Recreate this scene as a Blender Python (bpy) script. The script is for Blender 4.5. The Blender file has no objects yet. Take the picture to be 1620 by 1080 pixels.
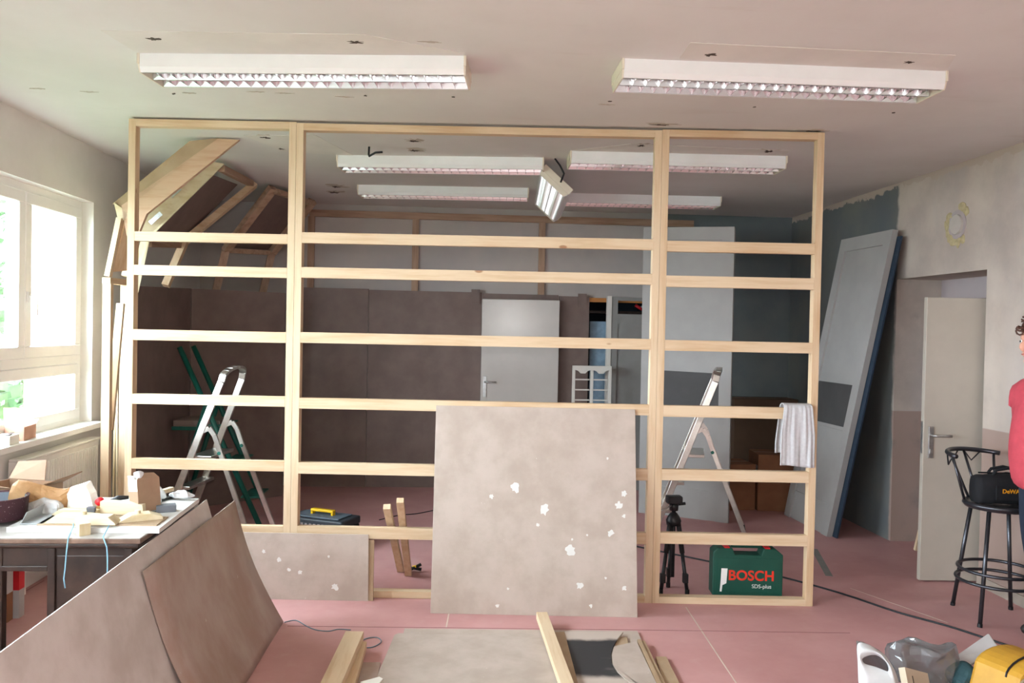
import bpy, bmesh, math, random
from mathutils import Vector, Matrix, Euler, noise as mnoise
V = Vector
R = math.radians
random.seed(7)
scene = bpy.context.scene
COL = scene.collection

# ---------------------------------------------------------------- camera
F_PX = 1308.0
YAW, PITCH, ROLL = R(3.73), R(0.93), R(1.15)
CAM = V((0, 0, 1.70))
_r0 = V((math.cos(YAW), -math.sin(YAW), 0))
_fw = V((math.sin(YAW) * math.cos(PITCH), math.cos(YAW) * math.cos(PITCH), -math.sin(PITCH)))
_u0 = _r0.cross(_fw)
_rt = _r0 * math.cos(ROLL) + _u0 * math.sin(ROLL)
_up = -_r0 * math.sin(ROLL) + _u0 * math.cos(ROLL)
cam_data = bpy.data.cameras.new('camera')
cam_data.sensor_fit = 'HORIZONTAL'
cam_data.sensor_width = 36.0
cam_data.lens = F_PX / 1620 * 36.0
cam_data.clip_start = 0.05
cam = bpy.data.objects.new('camera', cam_data)
COL.objects.link(cam)
cam.matrix_world = Matrix(((_rt.x, _up.x, -_fw.x, CAM.x), (_rt.y, _up.y, -_fw.y, CAM.y),
                           (_rt.z, _up.z, -_fw.z, CAM.z), (0, 0, 0, 1)))
scene.camera = cam

# ---------------------------------------------------------------- light and exposure
scene.view_settings.view_transform = 'Standard'
scene.view_settings.look = 'None'
scene.view_settings.gamma = 1.0
scene.view_settings.use_curve_mapping = False
scene.view_settings.exposure = 0.40
world = bpy.data.worlds.new('overcast_sky')
scene.world = world
world.use_nodes = True
_bg = world.node_tree.nodes['Background']
_bg.inputs['Color'].default_value = (0.86, 0.95, 1.06, 1)
_bg.inputs['Strength'].default_value = 36.0
scene.cycles.max_bounces = 10
scene.cycles.diffuse_bounces = 6
scene.cycles.sample_clamp_indirect = 8.0
# the photographer's flash, just above the lens
fl = bpy.data.lights.new('camera_flash', 'POINT')
fl.energy = 85.0
fl.color = (1.0, 0.97, 0.94)
fl.shadow_soft_size = 0.035
flo = bpy.data.objects.new('camera_flash', fl)
COL.objects.link(flo)
flo.location = CAM + V((0, 0.02, 0.13))

# ---------------------------------------------------------------- pixel helpers (1620x1080 frame)
def ray(x, y):
    return (_fw + _rt * ((x - 810) / F_PX) + _up * ((540 - y) / F_PX))
def Pz(x, y, z=0.0):
    d = ray(x, y); return CAM + d * ((z - CAM.z) / d.z)
def PY(x, y, Y):
    d = ray(x, y); return CAM + d * (Y / d.y)
def PX(x, y, X):
    d = ray(x, y); return CAM + d * (X / d.x)
def Ps(x, y, s):                                   # s = pixels per metre at that distance
    return CAM + ray(x, y) * (F_PX / s)
def Pp(x, y, p, n):
    d = ray(x, y); return CAM + d * ((p - CAM).dot(n) / d.dot(n))

# ---------------------------------------------------------------- materials
def lin(c):
    if isinstance(c, str):
        c = [int(c[i:i + 2], 16) / 255 for i in (0, 2, 4)]
    return tuple(x / 12.92 if x <= .04045 else ((x + .055) / 1.055) ** 2.4 for x in c)
class NT:
    def __init__(s, name):
        s.m = bpy.data.materials.new(name); s.m.use_nodes = True
        s.t = s.m.node_tree; s.b = s.t.nodes['Principled BSDF']
        s.tc = s.t.nodes.new('ShaderNodeTexCoord')
    def n(s, typ, **kw):
        nd = s.t.nodes.new(typ)
        for k, v in kw.items():
            if hasattr(nd, k): setattr(nd, k, v)
            else: nd.inputs[k].default_value = v
        return nd
    def l(s, a, b): s.t.links.new(a, b)
    def val(s, x):
        return x
    def math(s, op, a, b=None, clamp=False):
        nd = s.n('ShaderNodeMath', operation=op, use_clamp=clamp)
        for i, q in enumerate((a, b)):
            if q is None: continue
            if isinstance(q, (int, float)): nd.inputs[i].default_value = q
            else: s.l(q, nd.inputs[i])
        return nd.outputs[0]
    def mix(s, fac, a, b):
        nd = s.n('ShaderNodeMix', data_type='RGBA')
        for i, q in ((0, fac), (6, a), (7, b)):
            if isinstance(q, (int, float)): nd.inputs[i].default_value = q
            elif isinstance(q, tuple): nd.inputs[i].default_value = q + (1,) if len(q) == 3 else q
            else: s.l(q, nd.inputs[i])
        return nd.outputs[2]
    def noise(s, scale, detail=4, stretch=(1, 1, 1), rough=.6, coord='Object'):
        mp = s.n('ShaderNodeMapping'); mp.inputs['Scale'].default_value = stretch
        s.l(s.tc.outputs[coord], mp.inputs[0])
        nd = s.n('ShaderNodeTexNoise'); nd.inputs['Scale'].default_value = scale
        nd.inputs['Detail'].default_value = detail; nd.inputs['Roughness'].default_value = rough
        s.l(mp.outputs[0], nd.inputs['Vector'])
        return nd.outputs['Fac']
    def step(s, x, lo, hi):
        nd = s.n('ShaderNodeMapRange', interpolation_type='SMOOTHSTEP')
        s.l(x, nd.inputs[0]); nd.inputs[1].default_value = lo; nd.inputs[2].default_value = hi
        return nd.outputs[0]
    def bump(s, h, st, dist=.01):
        nd = s.n('ShaderNodeBump'); nd.inputs['Strength'].default_value = st
        nd.inputs['Distance'].default_value = dist
        s.l(h, nd.inputs['Height']); s.l(nd.outputs[0], s.b.inputs['Normal'])
    def xyz(s):
        nd = s.n('ShaderNodeSeparateXYZ'); s.l(s.tc.outputs['Object'], nd.inputs[0]); return nd.outputs
def sc(c, k): return tuple(min(1, x * k) for x in c)
def M(name, col, rough=.6, var=.1, scale=6, metal=0, spec=.4, stretch=(1, 1, 1), bump=0, bscale=60, col2=None,
      speck=None, speck_scale=30, speck_th=.72, trans=0, alpha=1, coord='Object'):
    t = NT(name); c = lin(col)
    f = t.noise(scale, 5, stretch, coord=coord)
    f2 = t.step(f, .3, .7)
    a, b = (sc(c, 1 - var), sc(c, 1 + var)) if col2 is None else (c, lin(col2))
    o = t.mix(f2, a, b)
    if speck:
        sp = t.noise(speck_scale, 3, coord=coord)
        o = t.mix(t.step(sp, speck_th, speck_th + .03), o, lin(speck))
    t.l(o, t.b.inputs['Base Color'])
    t.b.inputs['Roughness'].default_value = rough
    t.b.inputs['Metallic'].default_value = metal
    t.b.inputs['Specular IOR Level'].default_value = spec
    if trans: t.b.inputs['Transmission Weight'].default_value = trans
    if alpha < 1: t.b.inputs['Alpha'].default_value = alpha
    if bump: t.bump(t.noise(bscale, 4, stretch, coord=coord), bump, .004)
    return t.m
def wood(name, col, dark, axis, knots=True):
    t = NT(name); c = lin(col); d = lin(dark)
    st = [9, 9, 9]; st[axis] = .7
    f = t.noise(3.0, 5, tuple(st))
    info = t.n('ShaderNodeObjectInfo')
    tint = t.math('MULTIPLY', t.math('SUBTRACT', info.outputs['Random'], .5), .5)
    fac = t.math('ADD', t.step(f, .35, .75), tint, clamp=True)
    o = t.mix(fac, c, d)
    if knots:
        st2 = [7, 7, 7]; st2[axis] = 3.2
        mp = t.n('ShaderNodeMapping'); mp.inputs['Scale'].default_value = st2
        va = t.n('ShaderNodeVectorMath', operation='ADD')
        t.l(t.tc.outputs['Object'], mp.inputs[0]); t.l(mp.outputs[0], va.inputs[0])
        t.l(info.outputs['Random'], va.inputs[1])
        vo = t.n('ShaderNodeTexVoronoi'); vo.inputs['Scale'].default_value = .55
        t.l(va.outputs[0], vo.inputs['Vector'])
        k = t.math('SUBTRACT', 1.0, t.step(vo.outputs['Distance'], .03, .055))
        o = t.mix(t.math('MULTIPLY', k, .75), o, lin('8a5530'))
    t.l(o, t.b.inputs['Base Color'])
    t.b.inputs['Roughness'].default_value = .62
    t.b.inputs['Specular IOR Level'].default_value = .3
    t.bump(t.noise(8, 3, tuple(st)), .15, .003)
    return t.m

PINE = [wood('pine_%s' % 'xyz'[i], 'd5bfa0', 'c4a683', i) for i in range(3)]
OLDPINE = [wood('old_pine_%s' % 'xyz'[i], 'ad917b', '8f705a', i) for i in range(3)]
PALE = [wood('pale_wood_%s' % 'xyz'[i], 'd8cbae', 'c8b690', i, False) for i in range(3)]
PINKPINE = wood('pinkish_pine', 'c4a58b', 'b08c70', 0)
DARKWOOD = M('dark_stained_wood', '3a2a22', .45, col2='231914', scale=10, stretch=(1, 1, 1))
DESKTOP = M('worn_desk_edge', '7d6656', .4, col2='5c483c', scale=14)
HARD_GREY = M('hardboard_grey', 'b9aca1', .7, col2='aa9c90', scale=5, bump=.15, bscale=220, speck='cfc9c0', speck_scale=26, speck_th=.74)
HARD_SIDE = M('hardboard_weathered', 'cfc9c4', .5, col2='b9b0a9', scale=4, bump=.12, bscale=200, speck='c0b6ad', speck_scale=22, speck_th=.76)
HARD_RED = M('hardboard_reddish', 'aa998f', .45, col2='987d70', scale=4, stretch=(1, 1, .6), bump=.12, bscale=180, speck='b5a69c', speck_scale=12, speck_th=.72)
HARD_BROWN = M('hardboard_brown', '7b6a63', .6, col2='6c5b55', scale=3, bump=.15, bscale=250, speck='8f7a6e', speck_scale=40, speck_th=.75)
HARD_TAN = M('hardboard_tan', 'ab9478', .6, col2='9c8468', scale=5, bump=.1, bscale=200)
PLASTER_W = M('plaster_splash', 'd9dad6', .8, .05)
FLOOR_M = None
WHITE_PLASTIC = M('white_window_plastic', 'f8f9f8', .35, .02)
RAD_M = M('radiator_enamel', 'ecebe4', .35, .03)
SILL_M = M('sill_white', 'f2f3f1', .4, .02)
LAMP_W = M('lamp_white_enamel', 'eef0f1', .4, .02)
LAMP_CAP = M('lamp_cap_cream', 'ded5c4', .5, .03)
ALU_MIRROR = M('lamp_reflector_aluminium', 'd5d8da', .22, .03, metal=1)
TUBE_M = M('fluorescent_glass', 'f4f4f0', .2, .01)
ALU = M('ladder_aluminium', 'c9c6c0', .3, .08, metal=1, scale=20)
STEEL = M('galvanised_steel', 'bfc1c1', .35, .15, metal=1, scale=30)
GUNMETAL = M('stool_gunmetal', '4a4b50', .32, .06, metal=.8)
BLACK_PL = M('black_plastic', '15171a', .45, .1)
BLACK_CLOTH = M('black_cloth', '121317', .85, .2, scale=40, bump=.3, bscale=300)
GREEN_PAINT = M('green_paint', '0f5a4e', .45, .15)
GREEN_CASE = M('green_case_plastic', '114a3d', .5, .08)
RED_PRINT = M('red_print', 'd8331f', .5, .03)
WHITE_PRINT = M('white_print', 'e8e8e6', .5, .03)
YEL_PRINT = M('amber_print', 'd9931a', .5, .03)
YELLOW_PL = M('yellow_plastic', 'e3b80f', .45, .06)
MUSTARD = M('mustard_plastic', 'bd8f30', .5, .08, scale=10)
DUSTY = M('dusty_clear_plastic', '8a7c66', .4, .15)
CARD = M('cardboard', '9c8069', .8, .08, scale=10)
CARD_D = M('cardboard_brown', '8c6044', .8, .08, scale=10)
CARD_PINK = M('carton_pink_brown', 'c59a84', .75, .06)
PAPER_OR = M('kraft_paper', 'b58d62', .7, col2='a37a50', scale=12)
PAPER_W = M('white_paper', 'f1f0e8', .75, .03)
PAPER_GREY = M('grey_paper', 'b9b7b6', .7, .04)
FILM = M('clear_film', 'dfe3e5', .18, .05, spec=.8, alpha=.55)
FOILBAG = M('silver_white_bag', 'dfe5e8', .28, .06, spec=.7)
DARKBAG = M('dark_clear_bag', '6a7072', .15, .2, spec=.9, alpha=.6)
GREY_BLOCK = M('grey_block', '63666c', .7, .08)
SPECKLED = M('dark_speckled_enamel', '4a2b33', .5, .15, speck='c9b9b9', speck_scale=120, speck_th=.66)
INNER_GREY = M('tin_inside', '6f7a88', .45, .08)
METAL_GREY = M('grey_sheet_metal', 'a9adb0', .4, .06, metal=.6)
GLOVE = M('ochre_rubber', 'b08a4e', .6, .1)
RED_PL = M('red_plastic', 'c8202a', .4, .05)
BLUE_CORD = M('pale_blue_cord', '86b7cf', .5, .03)
GREY_CABLE = M('grey_blue_cable', '6b7f8a', .5, .05)
BLACK_CABLE = M('black_cable', '1c2024', .5, .05)
TOWEL = M('grey_terry', 'c2c3c5', .95, .06, scale=60, bump=.5, bscale=350)
PANEL_W = M('panel_paint_white', 'a09e9b', .6, .04, scale=4)
PANEL_D = M('panel_dark_band', '4b4a4a', .7, .06)
BLUE_SHEET = M('blue_sheet', '273646', .6, .1)
FOIL_BLUE = M('pale_blue_foil', '7f98ab', .35, .15, scale=12)
DOOR_W = M('door_enamel', 'bfbab4', .19, .03, scale=4, bump=.08, bscale=50, spec=.5)
DOOR_C = M('door_cream', 'b7b0a4', .45, .03)
DOOR_GREY = M('cabinet_grey', '8a8885', .55, .05)
LATTICE = M('lattice_white', 'd8d4cc', .4, .04)
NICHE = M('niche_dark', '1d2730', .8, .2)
ORANGE_WOOD = M('orange_wood', 'b77b41', .6, .1)
BLACKSPRAY = None
SKIN = M('skin', 'd39c86', .5, .04)
SHIRT = M('red_shirt', 'b5434f', .85, .08, scale=20, bump=.2, bscale=200)
JEANS = M('dark_jeans', '1f2a3a', .9, .15, scale=30, bump=.2, bscale=300)
HAIR = M('brown_hair', '4a2c20', .5, .2, scale=30)
SHOE = M('dark_shoe', '24201e', .6, .1)
FOAM = M('yellow_foam', 'b8ab84', .85, .12, scale=30)
WALLPLATE = M('wall_plate', 'b9b2aa', .6, .03)
BARK = M('bark', '5a4a3c', .9, .15)
LEAF = M('leaf_green', '36502c', .7, .25, scale=3)
STAIN = M('rust_stain', '4a4138', .9, .3, scale=30)
GRIME = M('faint_stain', 'b3aa9e', .9, .1)
SEAM_W = M('seam_pale', 'c9bcae', .7, .1)
SEAM_D = M('seam_dark', '86585c', .7, .1)
TAPE = M('grey_green_mark', '7b7a76', .7, .1)

def glass_mat():
    m = bpy.data.materials.new('window_glass'); m.use_nodes = True
    t = m.node_tree; t.nodes.clear()
    o = t.nodes.new('ShaderNodeOutputMaterial'); mx = t.nodes.new('ShaderNodeMixShader')
    tr = t.nodes.new('ShaderNodeBsdfTransparent'); gl = t.nodes.new('ShaderNodeBsdfGlossy')
    tr.inputs[0].default_value = (.95, .97, .96, 1); gl.inputs['Roughness'].default_value = .02
    nz = t.nodes.new('ShaderNodeTexNoise'); nz.inputs['Scale'].default_value = 2
    mr = t.nodes.new('ShaderNodeMapRange'); mr.inputs[3].default_value = .04; mr.inputs[4].default_value = .07
    t.links.new(nz.outputs[0], mr.inputs[0]); t.links.new(mr.outputs[0], mx.inputs[0])
    t.links.new(tr.outputs[0], mx.inputs[1]); t.links.new(gl.outputs[0], mx.inputs[2])
    t.links.new(mx.outputs[0], o.inputs[0])
    return m
GLASS = glass_mat()

def floor_mat():
    t = NT('red_floor')
    a = t.noise(1.3, 5); b = t.noise(9, 5)
    o = t.mix(t.step(a, .3, .7), lin('c49694'), lin('b48482'))
    o = t.mix(t.math('MULTIPLY', t.step(b, .5, .8), .35), o, lin('c6a5a2'))
    o = t.mix(t.math('MULTIPLY', t.step(t.noise(.8, 6), .55, .75), .35), o, lin('9c6c6b'))
    t.l(o, t.b.inputs['Base Color'])
    t.l(t.math('ADD', t.math('MULTIPLY', b, .25), .38), t.b.inputs['Roughness'])
    t.b.inputs['Specular IOR Level'].default_value = .35
    t.bump(t.noise(120, 3), .06, .003)
    return t.m
def ceil_mat():
    t = NT('ceiling_plaster')
    o = t.mix(t.step(t.noise(.9, 5), .3, .7), lin('dad8d5'), lin('d0cdc9'))
    o = t.mix(t.math('MULTIPLY', t.step(t.noise(5, 6, (.25, 1.6, 1)), .6, .8), .3), o, lin('bcb1a6'))
    t.l(o, t.b.inputs['Base Color']); t.b.inputs['Roughness'].default_value = .85
    t.bump(t.noise(40, 4), .12, .004)
    return t.m
def wall_right_mat():
    t = NT('wall_right_paint'); x = t.xyz()
    wob = t.math('MULTIPLY', t.math('SUBTRACT', t.noise(3, 4), .5), .12)
    far = t.step(t.math('ADD', x[1], wob), 6.60, 6.64)
    low = t.math('SUBTRACT', 1.0, t.step(x[2], 1.075, 1.085))
    cream = t.mix(t.step(t.noise(2.2, 5), .3, .7), lin('c2b6aa'), lin('aca097'))
    cream = t.mix(t.math('MULTIPLY', t.step(t.noise(1.5, 4, (1, 1, .3)), .5, .7), .3), cream, lin('a7a3a8'))
    cream = t.mix(low, cream, lin('a08a80'))
    grey = t.mix(t.step(t.noise(2, 5), .3, .7), lin('70726d'), lin('62676a'))
    o = t.mix(far, cream, grey)
    chip = t.step(t.math('ADD', x[2], t.math('MULTIPLY', t.noise(9, 3), .16)), 2.985, 3.0)
    o = t.mix(chip, o, lin('b3a497'))
    t.l(o, t.b.inputs['Base Color']); t.b.inputs['Roughness'].default_value = .8
    t.bump(t.noise(30, 5), .15, .005)
    return t.m
def wall_back_mat():
    t = NT('wall_back_paint'); x = t.xyz()
    right = t.step(x[0], 2.10, 2.12)
    pale = t.mix(t.step(t.noise(1.6, 4), .3, .7), lin('b6aea8'), lin('aaa4a2'))
    grey = t.mix(t.step(t.noise(2, 5), .3, .7), lin('6d7371'), lin('5f686b'))
    o = t.mix(right, pale, grey)
    t.l(o, t.b.inputs['Base Color']); t.b.inputs['Roughness'].default_value = .8
    t.bump(t.noise(30, 5), .1, .004)
    return t.m
def black_spray(y0, y1):
    t = NT('black_sprayed_board'); x = t.xyz()
    n = t.math('MULTIPLY', t.math('SUBTRACT', t.noise(5, 4), .5), .10)
    y = t.math('ADD', x[1], n)
    band = t.math('MULTIPLY', t.step(y, y0 - .02, y0 + .05), t.math('SUBTRACT', 1.0, t.step(y, y1 - .03, y1 + .02)))
    blk = t.mix(t.step(t.noise(7, 5, (.5, 2, 1)), .55, .8), lin('2a2a2c'), lin('6a6461'))
    o = t.mix(band, lin('b9aca1'), blk)
    t.l(o, t.b.inputs['Base Color']); t.b.inputs['Roughness'].default_value = .75
    return t.m
FLOOR_M = floor_mat(); CEIL_M = ceil_mat(); WR_M = wall_right_mat(); WB_M = wall_back_mat()
WL_M = M('wall_left_paint', 'dfdeda', .85, .05, scale=2, bump=.12, bscale=40)
REVEAL_M = M('reveal_paint', 'ada2a2', .8, .05, scale=2, bump=.1, bscale=30)
PATCH_M = M('ceiling_patch', 'd7d3cd', .85, .05, scale=3)

# ---------------------------------------------------------------- mesh helpers
ROOT = {}
class MB:
    def __init__(s): s.v = []; s.f = []
    def add(s, vs, fs):
        b = len(s.v); s.v += [V(p) for p in vs]; s.f += [tuple(i + b for i in q) for q in fs]; return s
    def hexa(s, p):
        return s.add(p, [(0, 3, 2, 1), (4, 5, 6, 7), (0, 1, 5, 4), (1, 2, 6, 5), (2, 3, 7, 6), (3, 0, 4, 7)])
    def box(s, c, d, rot=None):
        c = V(c); h = V(d) / 2
        p = [V((sx * h.x, sy * h.y, sz * h.z)) for sz in (-1, 1) for sx, sy in ((-1, -1), (1, -1), (1, 1), (-1, 1))]
        if rot is not None: p = [rot @ q for q in p]
        return s.hexa([c + q for q in p])
    def span(s, a, b):
        a, b = V(a), V(b); return s.box((a + b) / 2, [abs(t) for t in (b - a)])
    def slab(s, poly, thick, back=None):
        """polygon (3-D, roughly planar) given thickness along its normal; 'back' is a hint for the direction"""
        poly = [V(p) for p in poly]; n = V((0, 0, 0))
        for i in range(len(poly)):
            a, b = poly[i] - poly[0], poly[(i + 1) % len(poly)] - poly[0]; n += a.cross(b)
        n.normalize()
        if back is not None and n.dot(V(back)) < 0: n = -n
        k = len(poly); q = [p + n * thick for p in poly]
        return s.add(poly + q, [tuple(range(k))[::-1], tuple(range(k, 2 * k))] + [(i, (i + 1) % k, k + (i + 1) % k, k + i) for i in range(k)])
    def bar(s, a, b, w, t, side):
        """rectangular bar a->b; w is measured along 'side' (made square to the bar), t along the third direction"""
        a, b = V(a), V(b); d = (b - a).normalized(); sd = V(side); sd = (sd - d * sd.dot(d)).normalized(); up = d.cross(sd)
        p = []
        for e in (a, b):
            for i, j in ((-1, -1), (1, -1), (1, 1), (-1, 1)): p.append(e + sd * (i * w / 2) + up * (j * t / 2))
        return s.hexa(p)
    def tube(s, pts, r, n=8, closed=False):
        pts = [V(p) for p in pts]; k = len(pts); rings = []
        rr = r if isinstance(r, (list, tuple)) else [r] * k
        prev = None
        for i, p in enumerate(pts):
            if closed: t = pts[(i + 1) % k] - pts[i - 1]
            else: t = pts[min(i + 1, k - 1)] - pts[max(i - 1, 0)]
            t.normalize()
            if prev is None:
                a = V((0, 0, 1)) if abs(t.z) < .9 else V((1, 0, 0)); u = t.cross(a).normalized()
            else:
                u = (prev - t * prev.dot(t)).normalized()
            prev = u; w = t.cross(u)
            rings.append([p + (u * math.cos(2 * math.pi * j / n) + w * math.sin(2 * math.pi * j / n)) * rr[i] for j in range(n)])
        fs = []
        for i in range(k if closed else k - 1):
            i2 = (i + 1) % k
            for j in range(n): fs.append((i * n + j, i * n + (j + 1) % n, i2 * n + (j + 1) % n, i2 * n + j))
        if not closed: fs += [tuple(range(n))[::-1], tuple(range((k - 1) * n, k * n))]
        return s.add([q for g in rings for q in g], fs)
    def lathe(s, prof, n=24, c=(0, 0, 0), rot=None):
        c = V(c); vs = []; fs = []; k = len(prof)
        for r, z in prof:
            for j in range(n):
                a = 2 * math.pi * j / n; p = V((r * math.cos(a), r * math.sin(a), z))
                vs.append(c + (rot @ p if rot is not None else p))
        for i in range(k - 1):
            for j in range(n): fs.append((i * n + j, i * n + (j + 1) % n, (i + 1) * n + (j + 1) % n, (i + 1) * n + j))
        fs += [tuple(range(n))[::-1], tuple(range((k - 1) * n, k * n))]
        return s.add(vs, fs)
    def grid(s, fn, nu, nv):
        vs = [fn(i / nu, j / nv) for j in range(nv + 1) for i in range(nu + 1)]
        return s.add(vs, [(j * (nu + 1) + i, j * (nu + 1) + i + 1, (j + 1) * (nu + 1) + i + 1, (j + 1) * (nu + 1) + i) for j in range(nv) for i in range(nu)])
    def ball(s, c, r, nu=12, nv=8, rot=None):
        c = V(c); r = V(r) if not isinstance(r, (int, float)) else V((r, r, r)); vs = []; fs = []
        for j in range(1, nv):
            th = math.pi * j / nv
            for i in range(nu):
                ph = 2 * math.pi * i / nu
                p = V((r.x * math.sin(th) * math.cos(ph), r.y * math.sin(th) * math.sin(ph), r.z * math.cos(th)))
                vs.append(c + (rot @ p if rot is not None else p))
        t, b = V((0, 0, r.z)), V((0, 0, -r.z))
        vs += [c + (rot @ t if rot is not None else t), c + (rot @ b if rot is not None else b)]
        for j in range(nv - 2):
            for i in range(nu): fs.append((j * nu + i, (j + 1) * nu + i, (j + 1) * nu + (i + 1) % nu, j * nu + (i + 1) % nu))
        T, B = len(vs) - 2, len(vs) - 1
        for i in range(nu):
            fs.append((T, i, (i + 1) % nu)); fs.append((B, (nv - 2) * nu + (i + 1) % nu, (nv - 2) * nu + i))
        return s.add(vs, fs)
    def crumple(s, amp, freq, seed=0):
        for i, p in enumerate(s.v):
            q = p * freq + V((seed * 3.1, seed * 1.7, seed))
            s.v[i] = p + mnoise.noise_vector(q) * amp
        return s
    def build(s, name, mat, parent=None, smooth=False, bevel=0, w=True, keep=False, solid=0, sub=0):
        """w: coordinates are world coordinates (else: the parent's own)"""
        me = bpy.data.meshes.new(name); o = bpy.data.objects.new(name, me); COL.objects.link(o)
        vs = s.v
        if parent is not None:
            m = ROOT.get(parent.name, Matrix.Identity(4)); ROOT[o.name] = m
            if w: mi = m.inverted(); vs = [mi @ p for p in vs]
            o.parent = parent
        elif not keep:
            lo = V([min(p[i] for p in vs) for i in range(3)]); hi = V([max(p[i] for p in vs) for i in range(3)])
            org = V(((lo.x + hi.x) / 2, (lo.y + hi.y) / 2, lo.z)); vs = [p - org for p in vs]; o.location = org
            ROOT[o.name] = Matrix.Translation(org)
        me.from_pydata([tuple(p) for p in vs], [], s.f); me.update()
        bm = bmesh.new(); bm.from_mesh(me); bmesh.ops.recalc_face_normals(bm, faces=bm.faces); bm.to_mesh(me); bm.free()
        me.materials.append(mat)
        if smooth:
            for p in me.polygons: p.use_smooth = True
        if solid:
            md = o.modifiers.new('thickness', 'SOLIDIFY'); md.thickness = solid; md.offset = 0
        if bevel:
            md = o.modifiers.new('edge', 'BEVEL'); md.width = bevel; md.segments = 2; md.limit_method = 'ANGLE'
        if sub:
            md = o.modifiers.new('smooth', 'SUBSURF'); md.levels = sub; md.render_levels = sub
        return o
def tag(o, label=None, cat=None, group=None, kind=None):
    if label: o['label'] = label
    if cat: o['category'] = cat
    if group: o['group'] = group
    if kind: o['kind'] = kind
    return o
def thing(name, label, cat, loc=(0, 0, 0), rot=(0, 0, 0), group=None):
    o = bpy.data.objects.new(name, None); COL.objects.link(o)
    o.empty_display_size = .1
    o.location = loc; o.rotation_euler = rot
    ROOT[o.name] = Matrix.LocRotScale(V(loc), Euler(rot), None)
    return tag(o, label, cat, group)
def struct(name, mb, mat, label=None, **k):
    o = mb.build(name, mat, keep=True, **k); tag(o, label, None, None, 'structure'); return o
def copy_part(o, parent, loc=None):
    c = o.copy(); COL.objects.link(c); c.parent = parent
    if loc is not None: c.location = loc
    ROOT[c.name] = ROOT.get(parent.name, Matrix.Identity(4))
    return c
def text_mesh(name, body, size, mat, parent, M4, extrude=.0008, bold=0, spacing=1.0, align='LEFT'):
    cu = bpy.data.curves.new(name + '_curve', 'FONT'); cu.body = body; cu.size = size; cu.extrude = extrude
    cu.offset = bold; cu.space_character = spacing; cu.align_x = align
    to = bpy.data.objects.new(name + '_curve', cu); COL.objects.link(to)
    dg = bpy.context.evaluated_depsgraph_get()
    me = bpy.data.meshes.new_from_object(to.evaluated_get(dg))
    COL.objects.unlink(to); bpy.data.objects.remove(to)
    me.name = name; me.transform(M4); me.materials.clear(); me.materials.append(mat)
    o = bpy.data.objects.new(name, me); COL.objects.link(o); o.parent = parent
    ROOT[o.name] = ROOT.get(parent.name, Matrix.Identity(4))
    return o

# ---------------------------------------------------------------- the room
XL, XR, YB, YF, ZC = -2.69, 3.60, 8.80, -2.6, 2.96
floor = struct('floor', MB().span((XL - .4, YF - .2, -.12), (XR + 1.6, YB + .9, 0)), FLOOR_M, 'worn red screed floor with thin joints')
def strip(pts, w, mat, name, parent, h=.0015):
    mb = MB()
    for a, b in zip(pts[:-1], pts[1:]):
        mb.bar(a, b, w, h, V((b - a).y and (-(b - a).y, (b - a).x, 0) or (0, 1, 0)))
    return mb.build(name, mat, parent)
ROOT['floor'] = Matrix.Identity(4)
strip([Pz(712, 960), Pz(706, 992)], .007, SEAM_W, 'floor_joint', floor)
strip([Pz(1085, 960), Pz(1168, 1085)], .006, SEAM_W, 'floor_joint', floor)
strip([Pz(455, 990), Pz(1000, 996), Pz(1345, 1001)], .006, SEAM_D, 'floor_joint', floor)
strip([Pz(1345, 930), Pz(1500, 985)], .004, SEAM_W, 'floor_joint', floor)
strip([Pz(1288, 868), Pz(1312, 911)], .05, TAPE, 'floor_mark', floor)
strip([Pz(40, 935), Pz(70, 918)], .005, SEAM_D, 'floor_joint', floor)

ceiling = struct('ceiling', MB().span((XL - .4, YF - .2, ZC), (XR + .4, YB + .2, ZC + .15)), CEIL_M, 'patched white plaster ceiling')
ROOT['ceiling'] = Matrix.Identity(4)
def blob(cx, cy, rx, ry, seed, z, h, mat, name, parent):
    c = Pz(cx, cy, z); pts = []; rnd = random.Random(seed)
    for i in range(18):
        a = i * math.pi / 9; k = .25 + .9 * rnd.random()
        pts.append(c + V((rx * k * math.cos(a), ry * k * math.sin(a), 0)))
    return MB().slab(pts, h, (0, 0, -1)).build(name, mat, parent)
for i, (x, y, rx, ry) in enumerate([(243, 61, .04, .03), (562, 66, .045, .03), (1123, 86, .035, .03), (1438, 98, .03, .025), (275, 148, .015, .02),
        (420, 217, .045, .04), (655, 223, .04, .04), (655, 238, .05, .05), (445, 235, .03, .04), (1015, 230, .045, .05), (1216, 239, .05, .05), (1042, 197, .07, .02), (1286, 207, .06, .02),
        (578, 151, .012, .014), (717, 153, .012, .012), (965, 160, .012, .012), (1193, 169, .012, .012), (1413, 178, .012, .012), (625, 314, .05, .05), (530, 295, .06, .07), (528, 304, .06, .06)]):
    blob(x, y, rx * .85, ry * .8, i, ZC, .003, STAIN, 'ceiling_hole', ceiling)
    if rx > .02: blob(x + 3, y - 1, rx * 1.9, ry * 1.5, i + 300, ZC, .0015, GRIME, 'ceiling_stain', ceiling)
for i, (x, y) in enumerate([(300, 147), (405, 145), (450, 147), (960, 165), (545, 153), (680, 66), (140, 145), (60, 140)]):
    blob(x, y, .05, .012, 50 + i, ZC, .002, GRIME, 'ceiling_stain', ceiling)
for q in ([(160, 48), (575, 54), (735, 84), (215, 82)], [(1092, 67), (1512, 87), (1497, 112), (1075, 92)], [(385, 214), (500, 214), (560, 246), (450, 240)], [(1000, 227), (1250, 238), (1240, 246), (905, 238)]):
    MB().slab([Pz(x, y, ZC) for x, y in q], .002, (0, 0, -1)).build('plaster_patch', PATCH_M, ceiling)

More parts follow.
